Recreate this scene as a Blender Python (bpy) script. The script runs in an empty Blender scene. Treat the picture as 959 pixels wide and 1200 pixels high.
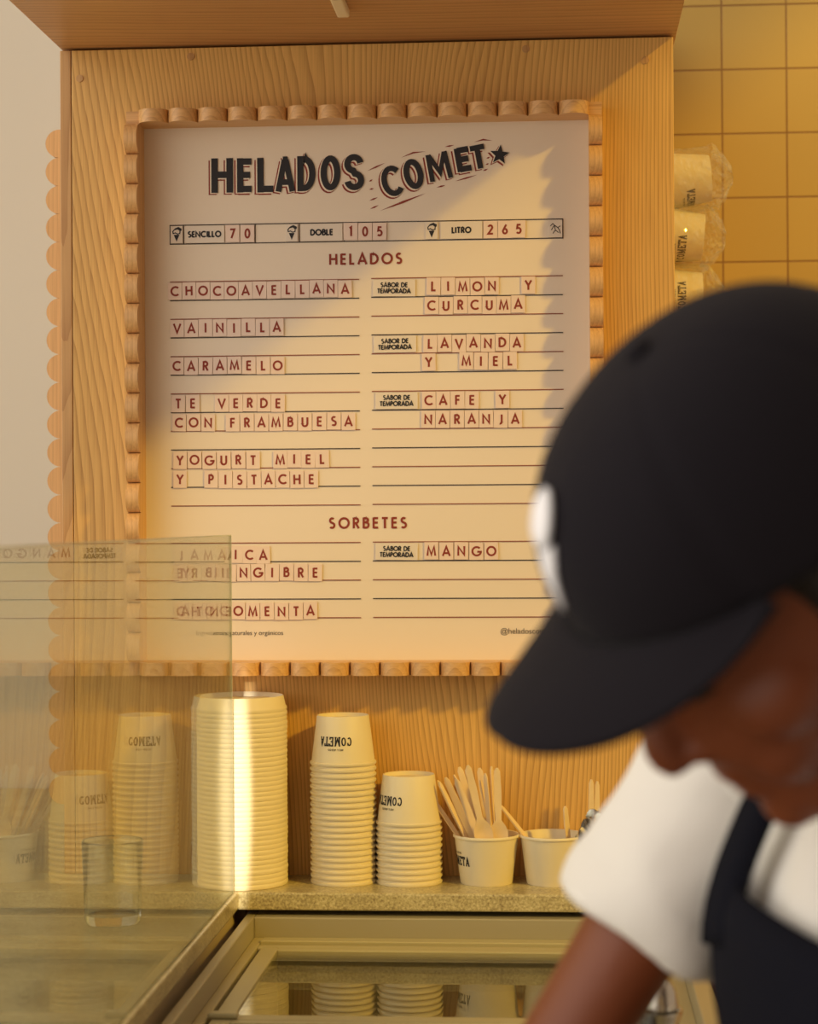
import bpy, bmesh, math, random
from mathutils import Vector, Matrix, noise
R = math.radians
random.seed(7)
S = bpy.context.scene
COL = S.collection

# ------------------------------------------------------------------ camera
def make_camera():
    cd = bpy.data.cameras.new('camera')
    cam = bpy.data.objects.new('camera', cd)
    COL.objects.link(cam)
    yaw, pit, rol = .0727, .0033, -.0061
    f = Vector((-math.sin(yaw) * math.cos(pit), math.cos(yaw) * math.cos(pit), math.sin(pit)))
    rt = Vector((math.cos(yaw), math.sin(yaw), 0))
    up = rt.cross(f)
    c, s = math.cos(rol), math.sin(rol)
    rt, up = c * rt + s * up, c * up - s * rt
    m = Matrix((rt, up, -f)).transposed().to_4x4()
    m.translation = (0, -2.5, 1.45)
    cam.matrix_world = m
    cd.sensor_fit = 'VERTICAL'
    cd.sensor_height = 36
    cd.lens = 2400 / 1200 * 36
    cd.clip_start = .05
    cd.dof.use_dof = True
    cd.dof.focus_distance = 2.46
    cd.dof.aperture_fstop = 6.0
    S.camera = cam
make_camera()

# ------------------------------------------------------------------ light
w = bpy.data.worlds.new('world')
S.world = w
w.use_nodes = True
wn = w.node_tree
WB = wn.nodes['Background']
# daylight of the shop front: brightest and coolest from the front left, dim and warm elsewhere
w_tc = wn.nodes.new('ShaderNodeTexCoord')
w_dot = wn.nodes.new('ShaderNodeVectorMath'); w_dot.operation = 'DOT_PRODUCT'
w_dot.inputs[1].default_value = Vector((-.925, -.32, .20)).normalized()
wn.links.new(w_tc.outputs['Generated'], w_dot.inputs[0])
w_map = wn.nodes.new('ShaderNodeMapRange')
w_map.inputs['From Min'].default_value = .3
w_map.inputs['From Max'].default_value = 1
w_map.interpolation_type = 'SMOOTHSTEP'
wn.links.new(w_dot.outputs['Value'], w_map.inputs['Value'])
w_mix = wn.nodes.new('ShaderNodeMix'); w_mix.data_type = 'RGBA'
w_mix.inputs[6].default_value = (.44, .325, .225, 1)
w_mix.inputs[7].default_value = (1.9, 1.75, 1.55, 1)
wn.links.new(w_map.outputs['Result'], w_mix.inputs[0])
wn.links.new(w_mix.outputs[2], WB.inputs[0])
WB.inputs[1].default_value = 1.17

sd = bpy.data.lights.new('sun', 'SUN')
sun = bpy.data.objects.new('sun', sd)
COL.objects.link(sun)
SUN_DIR = Vector((-1.22, 1.0, -.94)).normalized()
sun.rotation_euler = SUN_DIR.to_track_quat('-Z', 'Y').to_euler()
sun.location = (2.4, -2.5, 3.4)
sd.energy = 1.95
sd.color = (1.0, .64, .06)
sd.angle = R(4.2)

# a narrow slip of light on the lid stack, from an added spot; no such lamp is known
pd = bpy.data.lights.new('added_strip_spot', 'SPOT')
spot = bpy.data.objects.new('added_strip_spot', pd)
COL.objects.link(spot)
spot.location = (-.23, -3.3, 1.95)
spot.rotation_euler = (Vector((-.3755, -.112, 1.125)) - spot.location).to_track_quat('-Z', 'Y').to_euler()
spot.scale = (.10, 1, 1)
pd.energy = 700
pd.color = (1.0, .93, .78)
pd.spot_size = R(6.0)
pd.spot_blend = .9
pd.shadow_soft_size = .004

S.view_settings.view_transform = 'Standard'
S.view_settings.look = 'None'
S.view_settings.exposure = 0
S.view_settings.gamma = 1
S.view_settings.use_curve_mapping = False

# ------------------------------------------------------------------ materials
def srgb(r, g, b):
    def f(c):
        c /= 255
        return c / 12.92 if c <= .04045 else ((c + .055) / 1.055) ** 2.4
    return (f(r), f(g), f(b), 1)

def mat(name, col, rough=.6, metal=0, spec=.5, bump=None, coat=0, sheen=0, mottled=None):
    m = bpy.data.materials.new(name)
    m.use_nodes = True
    nt = m.node_tree
    b = nt.nodes['Principled BSDF']
    b.inputs['Base Color'].default_value = col
    b.inputs['Roughness'].default_value = rough
    b.inputs['Metallic'].default_value = metal
    b.inputs['Specular IOR Level'].default_value = spec
    b.inputs['Coat Weight'].default_value = coat
    b.inputs['Sheen Weight'].default_value = sheen
    if mottled or bump:
        tc = nt.nodes.new('ShaderNodeTexCoord')
    if mottled:
        sc, amt = mottled
        n = nt.nodes.new('ShaderNodeTexNoise')
        n.inputs['Scale'].default_value = sc
        n.inputs['Detail'].default_value = 4
        nt.links.new(tc.outputs['Object'], n.inputs['Vector'])
        mx = nt.nodes.new('ShaderNodeMix')
        mx.data_type = 'RGBA'
        mx.inputs[6].default_value = tuple(c * (1 - amt) for c in col[:3]) + (1,)
        mx.inputs[7].default_value = tuple(min(1, c * (1 + amt)) for c in col[:3]) + (1,)
        nt.links.new(n.outputs['Fac'], mx.inputs[0])
        nt.links.new(mx.outputs[2], b.inputs['Base Color'])
    if bump:
        sc, st = bump
        n = nt.nodes.new('ShaderNodeTexNoise')
        n.inputs['Scale'].default_value = sc
        n.inputs['Detail'].default_value = 5
        nt.links.new(tc.outputs['Object'], n.inputs['Vector'])
        bp = nt.nodes.new('ShaderNodeBump')
        bp.inputs['Strength'].default_value = st
        bp.inputs['Distance'].default_value = .002
        nt.links.new(n.outputs['Fac'], bp.inputs['Height'])
        nt.links.new(bp.outputs[0], b.inputs['Normal'])
    return m

def math_node(nt, op, a, b=None):
    n = nt.nodes.new('ShaderNodeMath')
    n.operation = op
    for i, v in enumerate((a, b)):
        if v is None:
            continue
        if isinstance(v, (int, float)):
            n.inputs[i].default_value = v
        else:
            nt.links.new(v, n.inputs[i])
    return n.outputs[0]

def wood(name, axis, light, dark, ring=140, swirl=84, rough=.42, offs=(0, 0, 0), ringw=.36):
    """ash-like boards: growth-ring contours and fine pores running along one axis"""
    m = bpy.data.materials.new(name)
    m.use_nodes = True
    nt = m.node_tree
    b = nt.nodes['Principled BSDF']
    tc = nt.nodes.new('ShaderNodeTexCoord')
    def noise_tex(across, along, detail, rough_=.5):
        mp = nt.nodes.new('ShaderNodeMapping')
        mp.inputs['Scale'].default_value = tuple(along if i == axis else across for i in range(3))
        mp.inputs['Location'].default_value = offs
        nt.links.new(tc.outputs['Object'], mp.inputs['Vector'])
        n = nt.nodes.new('ShaderNodeTexNoise')
        n.inputs['Scale'].default_value = 1
        n.inputs['Detail'].default_value = detail
        n.inputs['Roughness'].default_value = rough_
        nt.links.new(mp.outputs[0], n.inputs['Vector'])
        return n.outputs['Fac']
    sx = nt.nodes.new('ShaderNodeSeparateXYZ')
    nt.links.new(tc.outputs['Object'], sx.inputs[0])
    others = [i for i in range(3) if i != axis]
    lin = math_node(nt, 'ADD', math_node(nt, 'MULTIPLY', sx.outputs[others[0]], ring),
                    math_node(nt, 'MULTIPLY', sx.outputs[others[1]], ring * .37))
    big = math_node(nt, 'MULTIPLY', noise_tex(2.4, .55, 1.2), swirl)
    jit = math_node(nt, 'MULTIPLY', noise_tex(30, 3, 3), 1.6)
    ph = math_node(nt, 'ADD', math_node(nt, 'ADD', lin, big), jit)
    fr = math_node(nt, 'FRACT', ph)
    # a slow rise and a sharp fall: pale early wood, darker late wood line
    r1 = math_node(nt, 'POWER', fr, 2.4)
    fine = noise_tex(420, 9, 3, .6)
    pore = noise_tex(900, 14, 2, .6)
    tone = noise_tex(9, .8, 2)
    v = math_node(nt, 'ADD', math_node(nt, 'MULTIPLY', r1, ringw), math_node(nt, 'MULTIPLY', fine, .50))
    v = math_node(nt, 'ADD', v, math_node(nt, 'MULTIPLY', pore, .22))
    v = math_node(nt, 'ADD', v, math_node(nt, 'MULTIPLY', tone, .35))
    v = math_node(nt, 'SUBTRACT', v, .27)
    rp = nt.nodes.new('ShaderNodeValToRGB')
    rp.color_ramp.elements[0].position = .12
    rp.color_ramp.elements[0].color = light
    rp.color_ramp.elements[1].position = .88
    rp.color_ramp.elements[1].color = dark
    nt.links.new(v, rp.inputs[0])
    nt.links.new(rp.outputs[0], b.inputs['Base Color'])
    b.inputs['Roughness'].default_value = rough
    bp = nt.nodes.new('ShaderNodeBump')
    bp.inputs['Strength'].default_value = .10
    bp.inputs['Distance'].default_value = .001
    bp.invert = True
    nt.links.new(v, bp.inputs['Height'])
    nt.links.new(bp.outputs[0], b.inputs['Normal'])
    return m

def glass(name, tint, f0=.04, rough=0.0, body=None):
    """a clear sheet: what lies behind shows through, the Fresnel share is mirrored"""
    m = bpy.data.materials.new(name)
    m.use_nodes = True
    nt = m.node_tree
    nt.nodes.remove(nt.nodes['Principled BSDF'])
    out = nt.nodes['Material Output']
    g = nt.nodes.new('ShaderNodeNewGeometry')
    dot = nt.nodes.new('ShaderNodeVectorMath')
    dot.operation = 'DOT_PRODUCT'
    nt.links.new(g.outputs['Normal'], dot.inputs[0])
    nt.links.new(g.outputs['Incoming'], dot.inputs[1])
    c = math_node(nt, 'ABSOLUTE', dot.outputs['Value'])
    p = math_node(nt, 'POWER', math_node(nt, 'SUBTRACT', 1.0, c), 5.0)
    fac = math_node(nt, 'ADD', math_node(nt, 'MULTIPLY', p, 1 - f0), f0)
    tr = nt.nodes.new('ShaderNodeBsdfTransparent')
    tr.inputs[0].default_value = tint
    gl = nt.nodes.new('ShaderNodeBsdfGlossy')
    gl.inputs['Roughness'].default_value = rough
    mx = nt.nodes.new('ShaderNodeMixShader')
    nt.links.new(fac, mx.inputs[0])
    nt.links.new(tr.outputs[0], mx.inputs[1])
    nt.links.new(gl.outputs[0], mx.inputs[2])
    last = mx
    if body:
        df = nt.nodes.new('ShaderNodeBsdfDiffuse')
        df.inputs[0].default_value = body[0]
        m2 = nt.nodes.new('ShaderNodeMixShader')
        m2.inputs[0].default_value = body[1]
        nt.links.new(mx.outputs[0], m2.inputs[1])
        nt.links.new(df.outputs[0], m2.inputs[2])
        last = m2
    nt.links.new(last.outputs[0], out.inputs[0])
    return m

WL, WD = srgb(236, 190, 108), srgb(152, 100, 38)
M = dict(
    wood_v=wood('ash_vertical', 2, WL, WD),
    wood_edge=wood('ash_edge', 2, srgb(206, 162, 104), srgb(160, 110, 58), ring=60, offs=(3, 1, 2)),
    wood_soffit=wood('ash_soffit', 0, srgb(214, 166, 108), srgb(158, 104, 54), ring=60, swirl=22, offs=(1, 5, 0)),
    wood_mould_h=wood('ash_moulding_horizontal', 0, srgb(232, 186, 124), srgb(164, 110, 56), ring=170, swirl=8, ringw=.22),
    wood_mould_v=wood('ash_moulding_vertical', 2, srgb(232, 186, 124), srgb(164, 110, 56), ring=170, swirl=8, ringw=.18),
    wood_crate=wood('crate_slat', 1, srgb(150, 88, 40), srgb(80, 40, 16), ring=160),
    board=mat('cream_board', srgb(232, 216, 194), .55, bump=(6, .05)),
    ink_red=mat('red_brown_ink', srgb(138, 48, 30), .7),
    ink_dark=mat('near_black_ink', srgb(34, 32, 36), .7),
    ink_line=mat('dark_line_ink', srgb(58, 46, 40), .7),
    ink_redline=mat('red_line_ink', srgb(142, 78, 52), .7),
    tile=mat('letter_tile_card', srgb(232, 208, 190), .5),
    tag=mat('tag_card', srgb(226, 212, 194), .5),
    dimwall=mat('light_cutting_brown', srgb(70, 54, 42), .8),  # kept dark so the added blocker walls cut light from the right
    plaster=mat('plaster', srgb(226, 222, 210), .9, mottled=(1.2, .05)),
    paper=mat('white_paper_cup', srgb(230, 216, 182), .5, spec=.35),
    spoonwood=mat('birch_cutlery', srgb(232, 205, 160), .65, mottled=(60, .10)),
    rim=mat('champagne_aluminium', srgb(166, 156, 128), .42, metal=.15),
    rail=mat('cream_plastic_rail', srgb(176, 164, 122), .45),
    liner=mat('freezer_liner', srgb(150, 140, 122), .5),
    steel=mat('brushed_steel', srgb(190, 185, 175), .22, metal=1),
    dark_gap=mat('dark_seal', srgb(40, 34, 26), .8),
    cleartumbler=mat('tumbler_glass', (.97, .99, .98, 1), 0.02),
    glassedge=mat('polished_glass_edge', srgb(200, 200, 165), .25),
    glass=glass('clear_glass', (.945, .965, .905, 1), body=(srgb(200, 195, 150), .08)),  # diffuse share is a painted haze, a pale veil over dark areas behind
    lidglass=glass('lid_glass', (.86, .86, .82, 1), .06),
    film=glass('crinkled_film', (.97, .97, .95, 1), .07, .045, (srgb(250, 240, 215), .10)),
    skin=mat('brown_skin', srgb(120, 60, 30), .5, mottled=(14, .08)),
    hair=mat('black_hair', srgb(20, 15, 13), .6, bump=(300, .6)),
    cap=mat('navy_cotton_twill', srgb(24, 21, 27), .9, spec=.15, bump=(700, .25), sheen=.03),
    shirt=mat('white_cotton', srgb(232, 228, 222), .85, bump=(300, .12)),
    apron=mat('dark_navy_canvas', srgb(14, 15, 26), .9, spec=.15, bump=(500, .2)),
    trousers=mat('charcoal_trousers', srgb(38, 38, 42), .9, bump=(400, .2)),
    shoe=mat('black_shoe', srgb(25, 24, 24), .5),
    sole=mat('pale_sole', srgb(210, 205, 195), .6),
    patch=mat('white_embroidery', srgb(235, 235, 240), .8),
    eye=mat('eye_white', srgb(225, 215, 205), .3),
    floor=mat('floor_screed', srgb(150, 138, 120), .6, mottled=(3, .08)),
    cabinet=mat('cream_cabinet', srgb(196, 176, 140), .6),
    ceilingbracket=mat('cream_bracket', srgb(240, 222, 180), .4),
)
M['cleartumbler'].node_tree.nodes['Principled BSDF'].inputs['Transmission Weight'].default_value = 1
M['cleartumbler'].node_tree.nodes['Principled BSDF'].inputs['IOR'].default_value = 1.45
def stone():
    m = mat('speckled_stone', srgb(170, 150, 112), .28, mottled=None)
    nt = m.node_tree
    b = nt.nodes['Principled BSDF']
    tc = nt.nodes.new('ShaderNodeTexCoord')
    n1 = nt.nodes.new('ShaderNodeTexNoise')
    n1.inputs['Scale'].default_value = 330
    n1.inputs['Detail'].default_value = 4
    n1.inputs['Roughness'].default_value = .7
    n2 = nt.nodes.new('ShaderNodeTexNoise')
    n2.inputs['Scale'].default_value = 22
    n2.inputs['Detail'].default_value = 3
    for n in (n1, n2):
        nt.links.new(tc.outputs['Object'], n.inputs['Vector'])
    v = math_node(nt, 'ADD', math_node(nt, 'MULTIPLY', n1.outputs['Fac'], .75), math_node(nt, 'MULTIPLY', n2.outputs['Fac'], .25))
    rp = nt.nodes.new('ShaderNodeValToRGB')
    e = rp.color_ramp.elements
    e[0].position, e[0].color = .34, srgb(128, 108, 74)
    e[1].position, e[1].color = .64, srgb(214, 202, 160)
    x = e.new(.5)
    x.color = srgb(184, 170, 126)
    nt.links.new(v, rp.inputs[0])
    nt.links.new(rp.outputs[0], b.inputs['Base Color'])
    return m
M['stone'] = stone()
def tiles():
    m = mat('yellow_square_tiles', srgb(196, 150, 84), .3)
    nt = m.node_tree
    b = nt.nodes['Principled BSDF']
    tc = nt.nodes.new('ShaderNodeTexCoord')
    mp = nt.nodes.new('ShaderNodeMapping')
    mp.inputs['Rotation'].default_value = (R(-90), 0, 0)
    nt.links.new(tc.outputs['Object'], mp.inputs['Vector'])
    sx = nt.nodes.new('ShaderNodeSeparateXYZ')
    nt.links.new(tc.outputs['Object'], sx.inputs[0])
    cx = nt.nodes.new('ShaderNodeCombineXYZ')
    nt.links.new(math_node(nt, 'ADD', sx.outputs[0], -.2656 + 10 * .1022), cx.inputs[0])
    nt.links.new(math_node(nt, 'ADD', sx.outputs[2], -.0100), cx.inputs[1])
    br = nt.nodes.new('ShaderNodeTexBrick')
    br.offset = 0
    br.inputs['Scale'].default_value = 1
    br.inputs['Brick Width'].default_value = .1022
    br.inputs['Row Height'].default_value = .1026
    br.inputs['Mortar Size'].default_value = .0017
    br.inputs['Mortar Smooth'].default_value = .4
    br.inputs['Color1'].default_value = srgb(204, 172, 92)
    br.inputs['Color2'].default_value = srgb(198, 166, 88)
    br.inputs['Mortar'].default_value = srgb(150, 110, 56)
    nt.links.new(cx.outputs[0], br.inputs['Vector'])
    nt.links.new(br.outputs['Color'], b.inputs['Base Color'])
    bp = nt.nodes.new('ShaderNodeBump')
    bp.invert = True
    bp.inputs['Strength'].default_value = .5
    bp.inputs['Distance'].default_value = .002
    nt.links.new(br.outputs['Fac'], bp.inputs['Height'])
    nt.links.new(bp.outputs[0], b.inputs['Normal'])
    return m
M['tiles'] = tiles()

# ------------------------------------------------------------------ helpers
class MB:
    """collects vertices and faces for ONE mesh object"""
    def __init__(self):
        self.v, self.f = [], []
    def add(self, vs, fs):
        o = len(self.v)
        self.v += [tuple(p) for p in vs]
        self.f += [tuple(i + o for i in q) for q in fs]
        return self
    def box(self, x0, x1, y0, y1, z0, z1):
        vs = [(x, y, z) for z in (z0, z1) for y in (y0, y1) for x in (x0, x1)]
        return self.add(vs, [(0, 2, 3, 1), (4, 5, 7, 6), (0, 1, 5, 4), (2, 6, 7, 3), (0, 4, 6, 2), (1, 3, 7, 5)])
    def lathe(self, prof, n=32, mtx=None):
        """prof: (r, z) pairs from axis to axis; poles are welded"""
        vs, fs, rings = [], [], []
        for r, z in prof:
            if r < 1e-6:
                rings.append([len(vs)])
                vs.append((0, 0, z))
            else:
                rings.append(list(range(len(vs), len(vs) + n)))
                vs += [(r * math.cos(2 * math.pi * k / n), r * math.sin(2 * math.pi * k / n), z) for k in range(n)]
        for a, b in zip(rings, rings[1:]):
            for k in range(n):
                k2 = (k + 1) % n
                if len(a) == 1 and len(b) == 1:
                    continue
                if len(a) == 1:
                    fs.append((a[0], b[k2], b[k]))
                elif len(b) == 1:
                    fs.append((a[k], a[k2], b[0]))
                else:
                    fs.append((a[k], a[k2], b[k2], b[k]))
        if mtx is not None:
            vs = [tuple(mtx @ Vector(p)) for p in vs]
        return self.add(vs, fs)
    def tube(self, pts, rad, n=14, lat=None, squash=None, caps=True, sub=6):
        """a smooth closed tube through pts; lat = fixed sideways axis, squash = depth/width per point"""
        pts = [Vector(p) for p in pts]
        rad = list(rad)
        sq = list(squash) if squash else [1] * len(pts)
        P, Rr, Q = [], [], []
        for i in range(len(pts) - 1):
            p0 = pts[max(0, i - 1)]; p1 = pts[i]; p2 = pts[i + 1]; p3 = pts[min(len(pts) - 1, i + 2)]
            for k in range(sub):
                t = k / sub
                P.append(.5 * ((2 * p1) + (p2 - p0) * t + (2 * p0 - 5 * p1 + 4 * p2 - p3) * t * t + (3 * p1 - p0 - 3 * p2 + p3) * t ** 3))
                s = t * t * (3 - 2 * t)
                Rr.append(rad[i] + (rad[i + 1] - rad[i]) * s)
                Q.append(sq[i] + (sq[i + 1] - sq[i]) * s)
        P.append(pts[-1]); Rr.append(rad[-1]); Q.append(sq[-1])
        if caps:   # rounded ends
            d0 = (P[0] - P[1]).normalized(); d1 = (P[-1] - P[-2]).normalized()
            a, ra, qa = P[0], Rr[0], Q[0]
            b, rb, qb = P[-1], Rr[-1], Q[-1]
            pre = [(a + d0 * ra * min(1, qa) * math.sin(u), ra * math.cos(u), qa) for u in (R(85), R(55), R(28))]
            post = [(b + d1 * rb * min(1, qb) * math.sin(u), rb * math.cos(u), qb) for u in (R(28), R(55), R(85))]
            P = [x[0] for x in pre] + P + [x[0] for x in post]
            Rr = [x[1] for x in pre] + Rr + [x[1] for x in post]
            Q = [x[2] for x in pre] + Q + [x[2] for x in post]
        vs, fs = [], []
        prev = None
        for i, p in enumerate(P):
            t = (P[min(i + 1, len(P) - 1)] - P[max(i - 1, 0)]).normalized()
            if lat is not None:
                u = Vector(lat) - t * t.dot(Vector(lat))
            elif prev is None:
                u = t.orthogonal()
            else:
                u = prev - t * t.dot(prev)
            u.normalize()
            prev = u
            v = t.cross(u)
            for k in range(n):
                a = 2 * math.pi * k / n
                vs.append(p + (u * math.cos(a) + v * math.sin(a) * Q[i]) * Rr[i])
        for i in range(len(P) - 1):
            for k in range(n):
                k2 = (k + 1) % n
                fs.append((i * n + k, i * n + k2, (i + 1) * n + k2, (i + 1) * n + k))
        fs.append(tuple(range(n))[::-1])
        fs.append(tuple(range((len(P) - 1) * n, len(P) * n)))
        return self.add(vs, fs)
    def ball(self, c, r, n=20, mtx=None):
        r = Vector((r, r, r)) if isinstance(r, (int, float)) else Vector(r)
        vs, fs = [], []
        h = n // 2
        vs.append(Vector((0, 0, -1)))
        for i in range(1, h):
            a = -math.pi / 2 + math.pi * i / h
            vs += [Vector((math.cos(a) * math.cos(2 * math.pi * k / n), math.cos(a) * math.sin(2 * math.pi * k / n), math.sin(a))) for k in range(n)]
        vs.append(Vector((0, 0, 1)))
        for k in range(n):
            k2 = (k + 1) % n
            fs.append((0, 1 + k2, 1 + k))
            for i in range(h - 2):
                a = 1 + i * n
                fs.append((a + k, a + k2, a + n + k2, a + n + k))
            fs.append((1 + (h - 2) * n + k, 1 + (h - 2) * n + k2, len(vs) - 1))
        out = []
        for p in vs:
            q = Vector((p.x * r.x, p.y * r.y, p.z * r.z)) + Vector(c)
            out.append(mtx @ q if mtx is not None else q)
        return self.add(out, fs)
    def xform(self, m):
        self.v = [tuple(m @ Vector(p)) for p in self.v]
        return self
    def build(self, name, m, parent=None, smooth=False, bevel=0, fix=True, auto=None):
        me = bpy.data.meshes.new(name)
        me.from_pydata(self.v, [], self.f)
        if fix:
            bm = bmesh.new()
            bm.from_mesh(me)
            bmesh.ops.recalc_face_normals(bm, faces=bm.faces)
            bm.to_mesh(me)
            bm.free()
        me.materials.append(m)
        o = bpy.data.objects.new(name, me)
        COL.objects.link(o)
        if parent:
            o.parent = parent
        if smooth:
            for p in me.polygons:
                p.use_smooth = True
            if auto:
                me.set_sharp_from_angle(angle=R(auto))
        if bevel:
            b = o.modifiers.new('bevel', 'BEVEL')
            b.width = bevel
            b.segments = 2
            b.limit_method = 'ANGLE'
        return o

def tag(o, label, cat, group=None, kind=None):
    o['label'] = label
    o['category'] = cat
    if group:
        o['group'] = group
    if kind:
        o['kind'] = kind
    return o
def structure(o, label=None):
    o['kind'] = 'structure'
    if label:
        o['label'] = label
    return o
def empty(name, loc=(0, 0, 0)):
    o = bpy.data.objects.new(name, None)
    o.location = loc
    o.empty_display_size = .02
    COL.objects.link(o)
    return o
def copy_tree(o, parent=None):
    c = o.copy()
    COL.objects.link(c)
    if parent:
        c.parent = parent
    for ch in o.children:
        copy_tree(ch, c)
    return c
ORD = ['first', 'second', 'third', 'fourth', 'fifth', 'sixth', 'seventh', 'eighth', 'ninth', 'tenth', 'eleventh', 'twelfth', 'thirteenth', 'fourteenth', 'fifteenth', 'sixteenth', 'seventeenth', 'eighteenth', 'nineteenth', 'twentieth',
       '21st', '22nd', '23rd', '24th', '25th', '26th', '27th', '28th', '29th', '30th', '31st', '32nd', '33rd', '34th', '35th', '36th', '37th', '38th', '39th', '40th']

# ------------------------------------------------------------------ lettering drawn with strokes
def arc(cx, cy, rx, ry, a0, a1, n=14):
    return [(cx + rx * math.cos(R(a0 + (a1 - a0) * i / n)), cy + ry * math.sin(R(a0 + (a1 - a0) * i / n))) for i in range(n + 1)]
h = .065   # half of a stroke, so that outlines stay inside the unit height
GL = {
    'A': (.80, [[(.03, 0), (.40, .98), (.77, 0)], [(.17, .30), (.63, .30)]]),
    'B': (.56, [[(h, 0), (h, 1)], [(h, 1 - h), (.26, 1 - h)] + arc(.26, .745, .20, .19, 90, -90) + [(h, .555)], [(h, .555), (.28, .555)] + arc(.28, .31, .235, .245, 90, -90) + [(h, h)]]),
    'C': (.88, [arc(.52, .5, .45, .44, 48, 312, 24)]),
    'D': (.74, [[(h, 0), (h, 1)], [(h, 1 - h), (.25, 1 - h)] + arc(.25, .5, .43, .435, 90, -90, 20) + [(h, h)]]),
    'E': (.48, [[(h, 0), (h, 1)], [(h, 1 - h), (.48, 1 - h)], [(h, .52), (.45, .52)], [(h, h), (.48, h)]]),
    'F': (.46, [[(h, 0), (h, 1)], [(h, 1 - h), (.46, 1 - h)], [(h, .52), (.42, .52)]]),
    'G': (.92, [arc(.5, .5, .45, .44, 45, 350, 26) + [(.94, .45), (.56, .45)]]),
    'H': (.70, [[(h, 0), (h, 1)], [(.70 - h, 0), (.70 - h, 1)], [(h, .52), (.70 - h, .52)]]),
    'I': (.13, [[(h, 0), (h, 1)]]),
    'J': (.34, [[(.34 - h, 1), (.34 - h, .2)] + arc(.12, .2, .155, .16, 0, -110)]),
    'L': (.44, [[(h, 1), (h, h), (.44, h)]]),
    'M': (.92, [[(.05, 0), (.17, .94), (.46, .10), (.75, .94), (.87, 0)]]),
    'N': (.76, [[(h, 0), (h, .92), (.76 - h, .08), (.76 - h, 1)]]),
    'O': (.96, [arc(.48, .5, .43, .44, 0, 360, 32)]),
    'P': (.52, [[(h, 0), (h, 1)], [(h, 1 - h), (.25, 1 - h)] + arc(.25, .70, .21, .235, 90, -90) + [(h, .465)]]),
    'R': (.56, [[(h, 0), (h, 1)], [(h, 1 - h), (.26, 1 - h)] + arc(.26, .71, .21, .225, 90, -90) + [(h, .485)], [(.26, .47), (.52, 0)]]),
    'S': (.54, [arc(.27, .735, .19, .20, 40, 260, 16) + arc(.26, .285, .215, .225, 85, -140, 18)]),
    'T': (.54, [[(.27, 0), (.27, 1)], [(0, 1 - h), (.54, 1 - h)]]),
    'U': (.66, [[(h, 1), (h, .34)] + arc(.33, .34, .265, .28, 180, 360, 16) + [(.66 - h, 1)]]),
    'V': (.76, [[(.02, 1), (.38, .05), (.74, 1)]]),
    'Y': (.70, [[(.03, 1), (.35, .48), (.67, 1)], [(.35, .5), (.35, 0)]]),
    '0': (.58, [arc(.29, .5, .22, .44, 0, 360, 28)]),
    '1': (.26, [[(.02, .84), (.19, .95), (.19, 0)]]),
    '2': (.54, [arc(.26, .72, .20, .215, 165, -35, 14) + [(.05, h), (.54, h)]]),
    '5': (.54, [[(.48, 1 - h), (.16, 1 - h), (.11, .56)] + arc(.26, .33, .23, .265, 115, -140, 18)]),
    '6': (.56, [arc(.28, .30, .21, .24, 0, 360, 24), [(.10, .40), (.40, 1)]]),
    '7': (.50, [[(.0, 1 - h), (.46, 1 - h), (.14, 0)]]),
}
def ribbon(mb, line, w, place):
    """flat stroke of width w along a polyline; place maps (x, y) to a 3-D point"""
    pts = [Vector(p) for p in line]
    closed = (pts[0] - pts[-1]).length < 1e-6
    if closed:
        pts = pts[:-1]
    n = len(pts)
    L, Rt = [], []
    for i in range(n):
        if closed:
            a, b = pts[i] - pts[i - 1], pts[(i + 1) % n] - pts[i]
        else:
            a = pts[i] - pts[i - 1] if i else pts[1] - pts[0]
            b = pts[i + 1] - pts[i] if i < n - 1 else a
            if i == 0:
                a = b
        a.normalize(); b.normalize()
        na, nb = Vector((-a.y, a.x)), Vector((-b.y, b.x))
        mt = (na + nb)
        if mt.length < 1e-4:
            mt = na
        mt.normalize()
        k = min(1 / max(.3, mt.dot(na)), 2.2)
        L.append(pts[i] + mt * w / 2 * k)
        Rt.append(pts[i] - mt * w / 2 * k)
    k_ = getattr(mb, 'strokes', 0) + 1
    mb.strokes = k_
    flat = place
    def place(u, v):                       # each stroke lies a hair above the one before it
        q = Vector(flat(u, v))
        nn = (Vector(flat(u + 1e-3, v)) - q).cross(Vector(flat(u, v + 1e-3)) - q).normalized()
        return q + nn * k_ * 1.2e-5
    o = len(mb.v)
    mb.v += [tuple(place(p.x, p.y)) for p in L] + [tuple(place(p.x, p.y)) for p in Rt]
    for i in range(n if closed else n - 1):
        j = (i + 1) % n
        mb.f.append((o + i, o + n + i, o + n + j, o + j))
def on_board(x, z, hgt, y, rot=0, sx=1):
    c, s = math.cos(rot), math.sin(rot)
    return lambda u, v: (x + (u * sx * c - v * s) * hgt, y, z + (u * sx * s + v * c) * hgt)
def word(mb, text, x, z, hgt, y, gap=.2, sw=.13, width=None, centre=False, space=.35):
    """left end x, baseline z; if width is given the tracking is fitted to it"""
    ws = [GL[c][0] if c != ' ' else space for c in text]
    if width:
        gap = (width / hgt - sum(ws)) / max(1, len(text) - 1)
    tot = sum(ws) + gap * (len(text) - 1)
    cx = -tot / 2 if centre else 0
    for c, wd in zip(text, ws):
        if c != ' ':
            for ln in GL[c][1]:
                ribbon(mb, [(cx + p[0], p[1]) for p in ln], sw, on_board(x, z, hgt, y))
        cx += wd + gap
    return tot * hgt
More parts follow.
